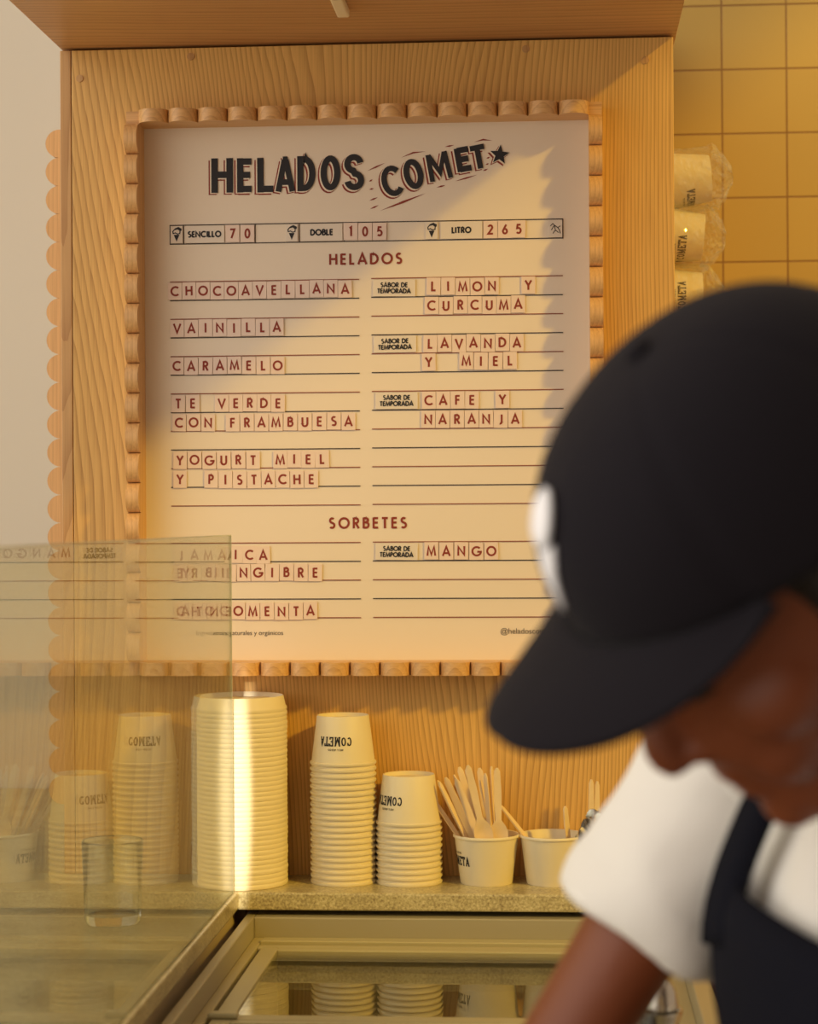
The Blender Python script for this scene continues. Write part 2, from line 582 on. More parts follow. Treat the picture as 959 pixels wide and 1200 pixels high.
def font_text(name, body, x, z, width, y, m, parent):
    cu = bpy.data.curves.new(name, 'FONT')
    cu.body = body
    cu.size = 1
    tmp = bpy.data.objects.new(name, cu)
    COL.objects.link(tmp)
    dg = bpy.context.evaluated_depsgraph_get()
    me = bpy.data.meshes.new_from_object(tmp.evaluated_get(dg))
    bpy.data.objects.remove(tmp)
    xs = [v.co.x for v in me.vertices]
    k = width / (max(xs) - min(xs))
    x0 = min(xs)
    for v in me.vertices:
        v.co = (x + (v.co.x - x0) * k, y, z + v.co.y * k)
    me.materials.clear()
    me.materials.append(m)
    o = bpy.data.objects.new(name, me)
    COL.objects.link(o)
    o.parent = parent
    return o

# ------------------------------------------------------------------ the room
LEDGE = 1.014
structure(MB().box(-2.6, 1.9, -4.5, .9, -.05, 0).build('floor', M['floor']))
structure(MB().box(-2.6, .02, .8, .9, 0, 4.6).build('wall_back', M['plaster']), 'plain off-white plaster wall left of the wooden menu panel')
structure(MB().box(.02, 1.9, .8, .9, 0, 4.6).build('wall_back_right', M['tiles']), 'wall of square yellow tiles right of the wooden menu panel')
structure(MB().box(-2.7, -2.6, -.3, .9, 0, 4.6).build('wall_left', M['plaster']))
structure(MB().box(1.8, 1.9, -4.5, -2.15, 0, 4.6).build('wall_right_sun_blocker', M['dimwall']))  # unseen, added to keep the sun off the person
structure(MB().box(.75, 1.8, -4.5, -4.4, 0, 4.6).build('wall_near_light_blocker', M['dimwall']))  # unseen, added to dim the ambient light from the right
wr = MB().box(1.8, 1.9, -2.15, .8, 0, .9).box(1.8, 1.9, -2.15, .8, 3.45, 4.6).box(1.8, 1.9, .6, .8, .9, 3.45)
structure(wr.build('wall_right_window', M['plaster']))  # unseen wall added to shape the sun beam through its opening
wf = MB()
for a in ((1.83, 1.87, -2.15, -2.10, .9, 3.45), (1.83, 1.87, .55, .6, .9, 3.45), (1.83, 1.87, -2.1, .55, .9, .95), (1.83, 1.87, -2.1, .55, 3.4, 3.45)):
    wf.box(*a)
structure(wf.build('window_1', M['cabinet']))
structure(MB().box(-.5985, .143, 0, .8, 0, 2.033).build('wall_front', M['wood_v'], bevel=.001), 'pale ash panel carrying the menu board')
structure(MB().box(-.613, -.5992, 0, .8, 0, 2.033).build('trim_1', M['wood_edge'], bevel=.001), 'ash edge board at the left of the panel')
structure(MB().box(-.613, .147, -.80, .8, 2.036, 2.22).build('ceiling', M['wood_soffit'], bevel=.001), 'wooden soffit over the menu panel')
structure(MB().box(-.60, .13, .02, .8, 2.03, 2.04).build('trim_2', M['dark_gap']), 'dark joint between panel and soffit')
for i, (x, z) in enumerate(((-.449, 2.022), (-.588, 1.998), (-.036, 2.022), (.109, 2.005))):
    mb = MB().lathe([(0, -.0004), (.0045, -.0004), (.0045, .001), (0, .001)], 20)
    o = mb.xform(Matrix.Translation((x, -.0003, z)) @ Matrix.Rotation(R(90), 4, 'X')).build('trim_%d' % (3 + i), M['wood_edge'])
    structure(o, 'small round wood plug over a screw in the ash panel')

# soffit bracket
t = empty('ceiling_bracket', (-.2425, -.25, 2.036))
MB().box(-.0072, .0072, -.09, .09, -.010, 0).build('bracket_bar', M['ceilingbracket'], t, bevel=.002)
MB().lathe([(0, -.0115), (.003, -.0115), (.004, -.0098), (0, -.0098)], 12).build('screw', M['steel'], t)
tag(t, 'small cream metal bracket fixed under the wooden soffit', 'bracket')

# ------------------------------------------------------------------ menu boards
def moulding(n, pitch, lead, tail, width, base, bulge, o, s, wv, d, seg=14):
    """corrugated strip: half-round beads side by side; o origin, s run, wv width and d depth directions"""
    o, s, wv, d = Vector(o), Vector(s), Vector(wv), Vector(d)
    prof = []
    if lead:
        prof.append((0, base))
    for k in range(n):
        for i in range(seg + 1):
            a = math.pi * i / seg
            if i == seg and k < n - 1:
                continue
            prof.append((lead + pitch * (k + .5 - .5 * math.cos(a)), base + bulge * math.sin(a)))
    if tail:
        prof.append((lead + n * pitch + tail, base))
    mb = MB()
    m = len(prof)
    vs = []
    for side in (0, 1):
        vs += [o + s * p + wv * width * side + d * q for p, q in prof]
        vs += [o + s * p + wv * width * side for p, q in prof]
    fs = []
    for i in range(m - 1):
        fs.append((i, i + 1, 2 * m + i + 1, 2 * m + i))              # beaded face
        fs.append((m + i, 3 * m + i, 3 * m + i + 1, m + i + 1))      # back
        fs.append((i, m + i, m + i + 1, i + 1))
        fs.append((2 * m + i, 2 * m + i + 1, 3 * m + i + 1, 3 * m + i))
    fs.append((0, 2 * m, 3 * m, m))
    fs.append((m - 1, 2 * m - 1, 4 * m - 1, 3 * m - 1))
    return mb.add(vs, fs)

PT, BASE, BUL, FW = .0364, .036, .0180, .0158
board = empty('menu_board', (-.2335, 0, 1.2775))
IB = Matrix.Translation((.2335, 0, -1.2775))
class BB(MB):
    """mesh given in room coordinates, stored relative to the board's base"""
    def build(self, name, m, parent=board, **k):
        self.xform(IB)
        return MB.build(self, name, m, parent, **k)
X0, X1, Z0, Z1 = -.5065, .0395, 1.2775, 1.9327
BB().box(X0 - .008, X1 + .008, -.006, 0, Z0 - .008, Z1 + .008).build('backing_sheet', M['board'])
for z, dz in ((Z1, 1), (Z0, -1)):
    mb = BB(); mo = moulding(15, PT, FW, FW, FW, BASE, BUL, (X0 - FW, 0, z), (1, 0, 0), (0, 0, dz), (0, -1, 0)); mb.add(mo.v, mo.f)
    mb.build('scalloped_rail', M['wood_mould_h'], smooth=True, auto=40)
for x, dx in ((X0, -1), (X1, 1)):
    mb = BB(); mo = moulding(18, PT, 0, 0, FW, BASE, BUL, (x, 0, Z0), (0, 0, 1), (dx, 0, 0), (0, -1, 0)); mb.add(mo.v, mo.f)
    mb.build('scalloped_stile', M['wood_mould_v'], smooth=True, auto=40)
YL = -.0064
# ruled lines of the two columns
for i in list(range(13)) + list(range(14, 19)):
    for x0, x1, z in ((-.4750, -.2411, 1.7433 - .02299 * i), (-.2262, .0075, 1.7441 - .02302 * i)):
        BB().box(x0, x1, YL - .0004, -.0061, z - .0006, z + .0006).build('ruled_line', M['ink_redline' if i % 2 == 0 else 'ink_line'])
# outline of the price strip
pb = BB()
for a in ((-.4752, .0084, 1.8125, 1.8136), (-.4752, .0084, 1.7893, 1.7904), (-.4752, -.4743, 1.7893, 1.8136), (.0074, .0084, 1.7893, 1.8136)):
    pb.box(a[0], a[1], YL - .0004, -.0061, a[2], a[3])
pb.build('price_strip_outline', M['ink_line'])
for x in (-.4577, -.3690, -.3142, -.2590):
    BB().box(x - .0004, x + .0004, YL - .0004, -.0061, 1.7904, 1.8125).build('price_divider', M['ink_line'])
# headings
for txt, x0, x1, z, hh in (('HELADOS', -.2775, -.1885, 1.7616, .0133), ('SORBETES', -.2797, -.1846, 1.4386, .0133)):
    b = BB(); word(b, txt, x0, z, hh, YL, width=x1 - x0, sw=.20)
    b.build('section_heading', M['ink_red'])
# hand-lettered title: dark face, pale gap, red-brown drop edge
FAT = {
    'H': [[(.15, 0), (.15, 1)], [(.85, 0), (.85, 1)], [(.15, .52), (.85, .52)]],
    'E': [[(.19, 0), (.19, 1)], [(.19, .90), (1, .90)], [(.19, .51), (.9, .51)], [(.19, .10), (1, .10)]],
    'L': [[(.18, 0), (.18, 1)], [(.18, .10), (1, .10)]],
    'A': [[(.14, 0), (.47, .92)], [(.86, 0), (.53, .92)], [(.25, .27), (.75, .27)], [(.38, .93), (.62, .93)]],
    'D': [[(.17, 0), (.17, 1)], [(.17, .91), (.40, .91)] + arc(.40, .5, .44, .41, 90, -90, 14) + [(.17, .09)]],
    'O': [arc(.5, .5, .35, .405, 0, 360, 26)],
    'S': [arc(.49, .725, .33, .185, 8, 262, 16) + arc(.51, .27, .34, .185, 85, -172, 18)],
    'C': [arc(.55, .5, .39, .405, 42, 318, 20)],
    'M': [[(.12, 0), (.16, .97)], [(.88, 0), (.84, .97)], [(.17, .95), (.5, .28), (.83, .95)]],
    'T': [[(.5, 0), (.5, 1)], [(.0, .90), (1, .90)]],
}
FATW = {'H': .0078, 'E': .0075, 'L': .0076, 'A': .0068, 'D': .0074, 'O': .0074, 'S': .0074, 'C': .0070, 'M': .0060, 'T': .0068}
LOGO1 = [('H', -0.4229, 1.8521, -0.3961, 1.8946), ('E', -0.3904, 1.8520, -0.3730, 1.8942), ('L', -0.3655, 1.8516, -0.3462, 1.8942), ('A', -0.3435, 1.8523, -0.3191, 1.8947), ('D', -0.3164, 1.8523, -0.2943, 1.8953), ('O', -0.2875, 1.8523, -0.2636, 1.8958), ('S', -0.2586, 1.8523, -0.2342, 1.8968)]
LOGO2 = [('C', -.2002, 1.8626, .0270, .0385, 14), ('O', -.1736, 1.8708, .0235, .0375, 14), ('M', -.1426, 1.8800, .0300, .0345, 12), ('E', -.1131, 1.8875, .0170, .0290, 10), ('T', -.0940, 1.8902, .0175, .0288, 10)]
def fat(layer_w, dx, dz, y):
    mb = BB()
    for c, x0, z0, x1, z1 in LOGO1:
        for ln in FAT[c]:
            ribbon(mb, [(x0 + p[0] * (x1 - x0), z0 + p[1] * (z1 - z0)) for p in ln], FATW[c] + layer_w, lambda u, v: (u + dx, y, v + dz))
    for c, cx, cz, wd, ht, ang in LOGO2:
        ca, sa = math.cos(R(ang)), math.sin(R(ang))
        for ln in FAT[c]:
            q = [((p[0] - .5) * wd, (p[1] - .5) * ht) for p in ln]
            ribbon(mb, [(cx + a * ca - b * sa, cz + a * sa + b * ca) for a, b in q], FATW[c] * .93 + layer_w, lambda u, v: (u + dx, y, v + dz))
    star = []
    for k in range(10):
        r = (.0122 if k % 2 == 0 else .0052) + layer_w * .6
        star.append((-.0682 + dx + r * math.cos(R(84 + 36 * k)), y, 1.8923 + dz + r * math.sin(R(84 + 36 * k))))
    n = len(mb.v)
    mb.v += star + [(-.0682 + dx, y, 1.8923 + dz)]
    mb.f += [(n + k, n + (k + 1) % 10, n + 10) for k in range(10)]
    return mb
fat(.0020, -.0026, -.0024, YL).build('title_drop_edge', M['ink_red'])
fat(.0013, -.0012, -.0011, YL - .0003).build('title_pale_gap', M['board'])
fat(.0003, 0, 0, YL - .0006).build('title_lettering', M['ink_dark'])
SPEED = [(-0.2303, 1.8758, -0.2084, 1.8852), (-0.1887, 1.8913, -0.1582, 1.8983), (-0.1353, 1.9033, -0.1234, 1.9053), (-0.0995, 1.9085, -0.0767, 1.9098), (-0.2282, 1.8627, -0.2238, 1.8652), (-0.2282, 1.8529, -0.2221, 1.8543), (-0.2283, 1.8392, -0.2174, 1.8433), (-0.2273, 1.8289, -0.2163, 1.8337), (-0.2153, 1.8265, -0.1585, 1.8473), (-0.1454, 1.8540, -0.1345, 1.8566), (-0.1226, 1.8612, -0.0958, 1.8685), (-0.0889, 1.8732, -0.0824, 1.8756), (-0.0844, 1.8882, -0.0801, 1.8899), (-0.0856, 1.8807, -0.0812, 1.8821)]
for i, (x0, z0, x1, z1) in enumerate(SPEED):
    d = Vector((x1 - x0, z1 - z0)); nn = Vector((-d.y, d.x)).normalized()
    mid = (Vector((x0, z0)) + Vector((x1, z1))) / 2 + nn * (.0022 if d.length > .02 and z0 > 1.88 else 0)
    wl = .0010 if d.length < .05 else .0014
    BB().add([(x0, YL, z0), (mid.x - nn.x * wl, YL, mid.y - nn.y * wl), (x1, YL, z1), (mid.x + nn.x * wl, YL, mid.y + nn.y * wl)], [(0, 1, 2, 3)]).build('speed_line', M['ink_red'])
for nm, body, x, z, wd in (('small_print', 'Ingredientes naturales y orgánicos', -.4448, 1.3085, .1075), ('small_print', '@heladoscometa', -.0706, 1.3095, .0660)):
    o = font_text(nm, body, x + .2335, z - 1.2775, wd, YL, M['ink_line'], board)
tag(board, 'large cream menu board in a scalloped wooden frame on the ash panel', 'menu board')

# the second board, round the corner on the panel's left flank
side = empty('side_menu_board', (-.613, .36, 1.08))
IS = Matrix.Translation((.613, -.36, -1.08))
SX = -.613
zt = 1.957
zb = zt - 24 * PT
mo = moulding(24, PT, 0, 0, FW, BASE - .007, BUL, (SX, .112, zb), (0, 0, 1), (0, 1, 0), (-1, 0, 0)); mo.xform(IS).build('scalloped_stile', M['wood_mould_v'], side, smooth=True, auto=40)
mo = moulding(24, PT, 0, 0, FW, BASE - .007, BUL, (SX, .60, zb), (0, 0, 1), (0, 1, 0), (-1, 0, 0)); mo.xform(IS).build('scalloped_stile', M['wood_mould_v'], side, smooth=True, auto=40)
for z in (zt - FW, zb):
    mo = moulding(13, PT, 0, 0, FW, BASE - .007, BUL, (SX, .1278, z), (0, 1, 0), (0, 0, 1), (-1, 0, 0)); mo.xform(IS).build('scalloped_rail', M['wood_mould_v'], side, smooth=True, auto=40)
MB().box(SX - .006, SX, .125, .603, zb + .01, zt - .01).xform(IS).build('backing_sheet', M['board'], side)
tag(side, 'scalloped wooden frame of another board seen edge-on at the panel\'s left side', 'menu board')

# ------------------------------------------------------------------ loose letter tiles and cards on the board
TW, TH, TT = .0171, .0212, .0012
TY = -.0062
def card(name, x, z, wd, ht, m, rot=0):
    o = MB().box(-wd / 2, wd / 2, -TT, 0, -ht / 2, ht / 2).build(name, m, bevel=.0003)
    o.location = (x, TY - .0005, z)
    o.rotation_euler = (0, rot, 0)
    return o
TILE_MESH, LET_MESH = [None], {}
def letter_tile(ch, x, z, label, group):
    if TILE_MESH[0] is None:
        o = card('letter_tile', x, z, TW, TH, M['tile'])
        TILE_MESH[0] = o
    else:
        o = TILE_MESH[0].copy()
        COL.objects.link(o)
    o.location = (x, TY - .0005, z + random.uniform(-.0006, .0006))
    o.rotation_euler = (0, R(random.uniform(-1.1, 1.1)), 0)
    if ch not in LET_MESH:
        mb = MB()
        word(mb, ch, 0, -.0058, .0116, -TT - .0002, centre=True, sw=.205)
        LET_MESH[ch] = mb.build('printed_letter', M['ink_red'], o)
    else:
        c = LET_MESH[ch].copy()
        COL.objects.link(c)
        c.parent = o
    tag(o, label, 'letter tile', group)
ROWS = [
    ('CHOCOAVELLANA', 1.7319, [('C', -0.4689), ('H', -0.4513), ('O', -0.4338), ('C', -0.4162), ('O', -0.3987), ('A', -0.3811), ('V', -0.3636), ('E', -0.3460), ('L', -0.3285), ('L', -0.3109), ('A', -0.2934), ('N', -0.2759), ('A', -0.2583)]),
    ('VAINILLA', 1.6861, [('V', -0.4663), ('A', -0.4486), ('I', -0.4310), ('N', -0.4133), ('I', -0.3957), ('L', -0.3780), ('L', -0.3604), ('A', -0.3427)]),
    ('CARAMELO', 1.6394, [('C', -0.4669), ('A', -0.4491), ('R', -0.4312), ('A', -0.4134), ('M', -0.3955), ('E', -0.3776), ('L', -0.3598), ('O', -0.3419)]),
    ('TE VERDE', 1.5930, [('T', -0.4654), ('E', -0.4474), ('V', -0.4114), ('E', -0.3939), ('R', -0.3765), ('D', -0.3591), ('E', -0.3417)]),
    ('CON FRAMBUESA', 1.5697, [('C', -0.4645), ('O', -0.4465), ('N', -0.4284), ('F', -0.3981), ('R', -0.3802), ('A', -0.3623), ('M', -0.3445), ('B', -0.3266), ('U', -0.3087), ('E', -0.2908), ('S', -0.2730), ('A', -0.2551)]),
    ('YOGURT MIEL', 1.5235, [('Y', -0.4637), ('O', -0.4456), ('G', -0.4274), ('U', -0.4093), ('R', -0.3911), ('T', -0.3730), ('M', -0.3395), ('I', -0.3222), ('E', -0.3049), ('L', -0.2877)]),
    ('Y PISTACHE', 1.4996, [('Y', -0.4638), ('P', -0.4252), ('I', -0.4074), ('S', -0.3897), ('T', -0.3720), ('A', -0.3543), ('C', -0.3366), ('H', -0.3189), ('E', -0.3012)]),
    ('JAMAICA', 1.4070, [('J', -0.4633), ('A', -0.4463), ('M', -0.4293), ('A', -0.4123), ('I', -0.3952), ('C', -0.3782), ('A', -0.3612)]),
    ('Y JENGIBRE', 1.3851, [('Y', -0.4571), ('J', -0.4211), ('E', -0.4033), ('N', -0.3856), ('G', -0.3679), ('I', -0.3502), ('B', -0.3325), ('R', -0.3148), ('E', -0.2971)]),
    ('CHOCOMENTA', 1.3378, [('C', -0.4637), ('H', -0.4459), ('O', -0.4280), ('C', -0.4102), ('O', -0.3924), ('M', -0.3745), ('E', -0.3567), ('N', -0.3389), ('T', -0.3210), ('A', -0.3032)]),
    ('LIMON Y', 1.7327, [('L', -0.1498), ('I', -0.1320), ('M', -0.1142), ('O', -0.0964), ('N', -0.0786), ('Y', -0.0343)]),
    ('CURCUMA', 1.7097, [('C', -0.1523), ('U', -0.1347), ('R', -0.1171), ('C', -0.0996), ('U', -0.0820), ('M', -0.0644), ('A', -0.0468)]),
    ('LAVANDA', 1.6634, [('L', -0.1543), ('A', -0.1367), ('V', -0.1191), ('A', -0.1015), ('N', -0.0839), ('D', -0.0663), ('A', -0.0487)]),
    ('Y MIEL', 1.6413, [('Y', -0.1562), ('M', -0.1104), ('I', -0.0926), ('E', -0.0748), ('L', -0.0571)]),
    ('CAFE Y', 1.5946, [('C', -0.1565), ('A', -0.1389), ('F', -0.1213), ('E', -0.1038), ('Y', -0.0667)]),
    ('NARANJA', 1.5710, [('N', -0.1573), ('A', -0.1397), ('R', -0.1220), ('A', -0.1043), ('N', -0.0866), ('J', -0.0690), ('A', -0.0513)]),
    ('MANGO', 1.4104, [('M', -0.1545), ('A', -0.1362), ('N', -0.1179), ('G', -0.0996), ('O', -0.0813)]),
]
for name, z, letters in ROWS:
    for i, (ch, x) in enumerate(letters):
        letter_tile(ch, x, z, 'cream tile with red letter %s, %s letter of the menu row %s' % (ch, ORD[i], name), 'letter tiles of the menu rows')
for ch, x, lab in (('7', -.3969, 'first digit of the price 70'), ('0', -.3784, 'second digit of the price 70'), ('1', -.2511, 'first digit of the price 105'), ('0', -.2332, 'second digit of the price 105'), ('5', -.2154, 'third digit of the price 105'), ('2', -.0800, 'first digit of the price 265'), ('6', -.0623, 'second digit of the price 265'), ('5', -.0457, 'third digit of the price 265')):
    letter_tile(ch, x, 1.8014, 'cream tile with red %s, %s' % (ch, lab), 'price digit tiles')
for txt, x0, x1, hh in (('SENCILLO', -.4567, -.4065, .0072), ('DOBLE', -.3130, -.2605, .0072), ('LITRO', -.1413, -.0893, .0072)):
    o = card('word_card', (x0 + x1) / 2, 1.8014, x1 - x0 - .001, .0212, M['tag'])
    mb = MB(); word(mb, txt, 0, -hh / 2, hh, -TT - .0002, centre=True, sw=.27, gap=.15)
    mb.build('printed_word', M['ink_dark'], o)
    tag(o, 'cream price card printed %s in black on the price strip' % txt, 'card', 'word cards of the price strip')
for x, nx in ((-.4663, 'SENCILLO'), (-.3236, 'DOBLE'), (-.1517, 'LITRO')):
    o = card('icon_card', x, 1.8014, .0150, .0212, M['tag'])
    y = -TT - .0002
    mb = MB().add([(-.0036, y, -.0002), (.0036, y, -.0002), (0, y, -.0088)], [(0, 1, 2)])
    ribbon(mb, [(-.0042, .0008), (-.0046, .0040), (-.0020, .0068), (.0018, .0070), (.0044, .0048), (.0040, .0006)], .0013, lambda u, v: (u, y, v))
    ribbon(mb, [(-.002, .0065), (.0022, .0082), (.0052, .0066), (.0050, .0046)], .0022, lambda u, v: (u, y, v))
    ribbon(mb, [(-.0042, .0012), (-.0015, .0022), (.0012, .0006), (.0040, .0014)], .0012, lambda u, v: (u, y, v))
    mb.build('printed_cone', M['ink_dark'], o)
    tag(o, 'small card with a black ice-cream cone drawing left of %s' % nx, 'card', 'ice-cream cone cards of the price strip')
o = card('emblem_card', -.0012, 1.8014, .0170, .0212, M['tag'])
mb = MB(); y = -TT - .0002
for ln in ([(-.005, -.002), (-.001, .004), (.003, .001), (.006, .003)], [(-.001, .004), (0, -.002), (-.003, -.006)], [(0, -.002), (.004, -.005)], [(-.006, .003), (-.003, .006), (-.001, .004)], [(.003, .001), (.005, -.002), (.006, -.006)]):
    ribbon(mb, ln, .0010, lambda u, v: (u, y, v))
mb.build('printed_sketch', M['ink_line'], o)
tag(o, 'small card with a grey line sketch at the right end of the price strip', 'card')
for x0, z1, x1, z0, nx in ((-.2242, 1.7422, -.1720, 1.7216, 'LIMON Y'), (-.2236, 1.6733, -.1714, 1.6534, 'LAVANDA'), (-.2219, 1.6045, -.1698, 1.5841, 'CAFE Y'), (-.2230, 1.4199, -.1709, 1.3999, 'MANGO')):
    o = card('season_card', (x0 + x1) / 2, (z0 + z1) / 2, x1 - x0, .0205, M['tag'], R(random.uniform(-1, 1)))
    mb = MB()
    word(mb, 'SABOR DE', 0, .0010, .0056, -TT - .0002, centre=True, sw=.25, gap=.12)
    word(mb, 'TEMPORADA', 0, -.0064, .0056, -TT - .0002, centre=True, sw=.25, gap=.12)
    mb.build('printed_words', M['ink_dark'], o)
    tag(o, 'cream card printed SABOR DE TEMPORADA left of the row %s' % nx, 'card', 'season cards on the menu board')

# ------------------------------------------------------------------ stone counter, glass guard, freezer
def prism(poly, z0, z1):
    n = len(poly)
    mb = MB()
    mb.add([(x, y, z0) for x, y in poly] + [(x, y, z1) for x, y in poly],
           [tuple(range(n))[::-1], tuple(range(n, 2 * n))] + [(i, (i + 1) % n, n + (i + 1) % n, n + i) for i in range(n)])
    return mb
o = prism([(-1.7, -1.7), (-.3765, -1.7), (-.3765, -.122), (.143, -.122), (.143, -.0005), (-.6135, -.0005), (-.6135, .79), (-1.7, .79)], LEDGE - .021, LEDGE).build('stone_counter', M['stone'], bevel=.0025)
tag(o, 'speckled stone counter running under the paper cups and along the glass guard', 'counter')
t = empty('counter_cabinet', (-1.03, -.45, 0))
MB().box(-.66, .645, -1.22, .44, .08, LEDGE - .0215).build('cabinet_body', M['cabinet'], t, bevel=.003)
MB().box(-.62, .62, -1.18, .42, 0, .08).build('plinth', M['dark_gap'], t)
tag(t, 'cream cabinet carrying the stone counter behind the glass guard', 'cabinet')

t = empty('glass_guard', (-.382, -.8, LEDGE))
MB().box(-.0013, .0013, -.62, .668, 0, .4175).build('glass_pane', M['glass'], t)
MB().box(-.0014, .0014, .668, .6692, 0, .4187).build('polished_edge', M['glassedge'], t)
MB().box(-.0014, .0014, -.62, .668, .4175, .4187).build('polished_edge', M['glassedge'], t)
tag(t, 'tall clear glass guard standing on the inner edge of the stone counter', 'glass guard')

fz = empty('chest_freezer', (-.10, -.68, 0))
FI = Matrix.Translation((.10, .68, 0))
class FB(MB):
    def build(self, name, m, parent=fz, **k):
        self.xform(FI)
        return MB.build(self, name, m, parent, **k)
FY0, FY1 = -1.30, -.055
XO, XI, RI, RO = -.3685, -.357, .130, .1485
RT = .9865
FB().box(XO, -.325, FY0, FY1, .06, .955).box(.100, RO, FY0, FY1, .06, .955).box(-.325, .100, -.175, FY1, .06, .955).box(-.325, .100, FY0, -1.24, .06, .955).box(-.325, .100, -1.24, -.175, .06, .42).build('body', M['rim'], bevel=.002)
FB().box(XO, XI, FY0, FY1, .953, RT).box(RI, RO, FY0, FY1, .953, RT).box(XI, RI, -.130, FY1, .953, RT).box(XI, RI, FY0, -1.285, .953, RT).build('rim', M['rim'], bevel=.0015)
rl = FB().box(XI, -.3452, -1.285, -.130, .954, .963).box(.1135, RI, -1.285, -.130, .954, .963)
rl.box(-.3452, .1135, -.146, -.130, .954, .9635).box(-.3452, .1135, -.163, -.155, .954, .9660).box(-.3452, .1135, -.185, -.168, .954, .9625).box(-.3452, .1135, -.186, -.130, .953, .957)
rl.build('slide_rail', M['rail'], bevel=.0012)
ln = FB().box(-.325, -.323, -1.24, -.175, .42, .950).box(.098, .100, -1.24, -.175, .42, .950).box(-.323, .098, -.177, -.175, .42, .950).box(-.323, .098, -1.24, -1.238, .42, .950).box(-.323, .098, -1.238, -.177, .42, .425)
ln.build('liner', M['liner'])
FB().box(-.36, .14, -1.28, -.08, 0, .06).build('plinth', M['dark_gap'])
def lid(y0, y1, z, bar):
    o = FB()
    o.box(-.3405, -.3205, y0, y1, z - .006, z + .003).box(.0885, .1085, y0, y1, z - .006, z + .003).box(-.3205, .0885, y1 - .012, y1, z - .006, z + .003).box(-.3205, .0885, y0, y0 + .02, z - .006, z + .003)
    o = o.build('sliding_lid', M['rail'], bevel=.001)
    FB().box(-.3215, .0895, y0 + .015, y1 - .008, z - .003, z + .001).build('lid_glass', M['lidglass'], o)
    if bar:
        FB().box(-.345, -.315, y0 - .001, y0 + .011, z + .003, z + .009).build('lid_grip', M['rail'], o, bevel=.002)
lid(-.520, -.1865, .9600, True)
lid(-1.255, -.5215, .9600, False)
tag(fz, 'cream chest freezer with sliding glass lid in front of the stone ledge', 'freezer')

t = empty('steel_canister', (.0770, -.80, .9635))
MB().lathe([(0, 0), (.0185, 0), (.0195, .002), (.0195, .070), (.0225, .078), (.0228, .081), (.0212, .081), (.0186, .072), (.0180, .004), (0, .004)], 40).build('cup_body', M['steel'], t, smooth=True, auto=40)
mb = MB().lathe([(0, 0), (.0165, 0), (.0170, .002), (.0155, .009), (.0110, .020), (.0060, .026), (0, .028)], 36)
mb.xform(Matrix.Translation((.002, 0, .0805)) @ Matrix.Rotation(R(12), 4, 'Y')).build('domed_cap', M['steel'], t, smooth=True, auto=50)
tag(t, 'small steel canister with domed cap standing on the freezer lid by the arm', 'canister')

# crate right of the freezer on a low stand
t = empty('stand', (.30, -.42, 0))
MB().box(-.145, .15, -.30, .27, .86, .885).build('stand_top', M['cabinet'], t, bevel=.002)
for sx in (-.125, .13):
    for sy in (-.28, .25):
        MB().box(sx - .018, sx + .018, sy - .018, sy + .018, 0, .86).build('leg', M['cabinet'], t)
tag(t, 'low cream stand at the right of the freezer under the slatted crate', 'stand')
t = empty('wooden_crate', (.27, -.36, .885))
for k in range(7):
    z = .006 + .0145 * k
    for a in ((-.112, -.106, -.15, .15), (.106, .112, -.15, .15), (-.106, .106, -.15, -.144), (-.106, .106, .144, .15)):
        MB().box(a[0], a[1], a[2], a[3], z, z + .0105).build('slat', M['wood_crate'], t, bevel=.001)
for sx in (-.100, .100):
    for sy in (-.138, .138):
        MB().box(sx - .0055, sx + .0055, sy - .0055, sy + .0055, 0, .105).build('corner_post', M['wood_crate'], t)
MB().box(-.105, .105, -.143, .143, 0, .005).build('floor_board', M['wood_crate'], t)
tag(t, 'brown slatted wooden crate at the right of the freezer behind the apron', 'crate')

# ------------------------------------------------------------------ paper cups
RB, RR, CH = .0312, .0383, .0580
CUP_PROF = [(0, .006), (RB - .0013, .006), (RR - .0016, CH - .003), (RR - .0006, CH - .0012), (RR - .0004, CH), (RR + .0010, CH + .0006), (RR + .0018, CH - .0006), (RR + .0016, CH - .0026), (RR - .0001, CH - .0032), (RB + .0002, .0012), (RB - .0004, 0), (RB - .0012, 0), (RB - .0018, .0048), (0, .0048)]
SERIF = {
    'C': [arc(.5, .5, .36, .40, 45, 315, 18), [(.80, .62), (.80, .92)]],
    'O': [arc(.5, .5, .37, .40, 0, 360, 22)],
    'M': [[(.16, 0), (.16, 1)], [(.84, 0), (.84, 1)], [(.14, .98), (.5, .15), (.86, .98)], [(0, .05), (.34, .05)], [(.66, .05), (1, .05)], [(0, .95), (.2, .95)], [(.8, .95), (1, .95)]],
    'E': [[(.25, 0), (.25, 1)], [(.05, .94), (.92, .94), (.92, .72)], [(.25, .5), (.75, .5)], [(.05, .06), (.92, .06), (.92, .28)]],
    'T': [[(.5, 0), (.5, 1)], [(.06, .70), (.06, .94), (.94, .94), (.94, .70)], [(.3, .05), (.7, .05)]],
    'A': [[(.12, 0), (.5, .97), (.88, 0)], [(.25, .32), (.75, .32)], [(0, .05), (.28, .05)], [(.68, .05), (1, .05)]],
}
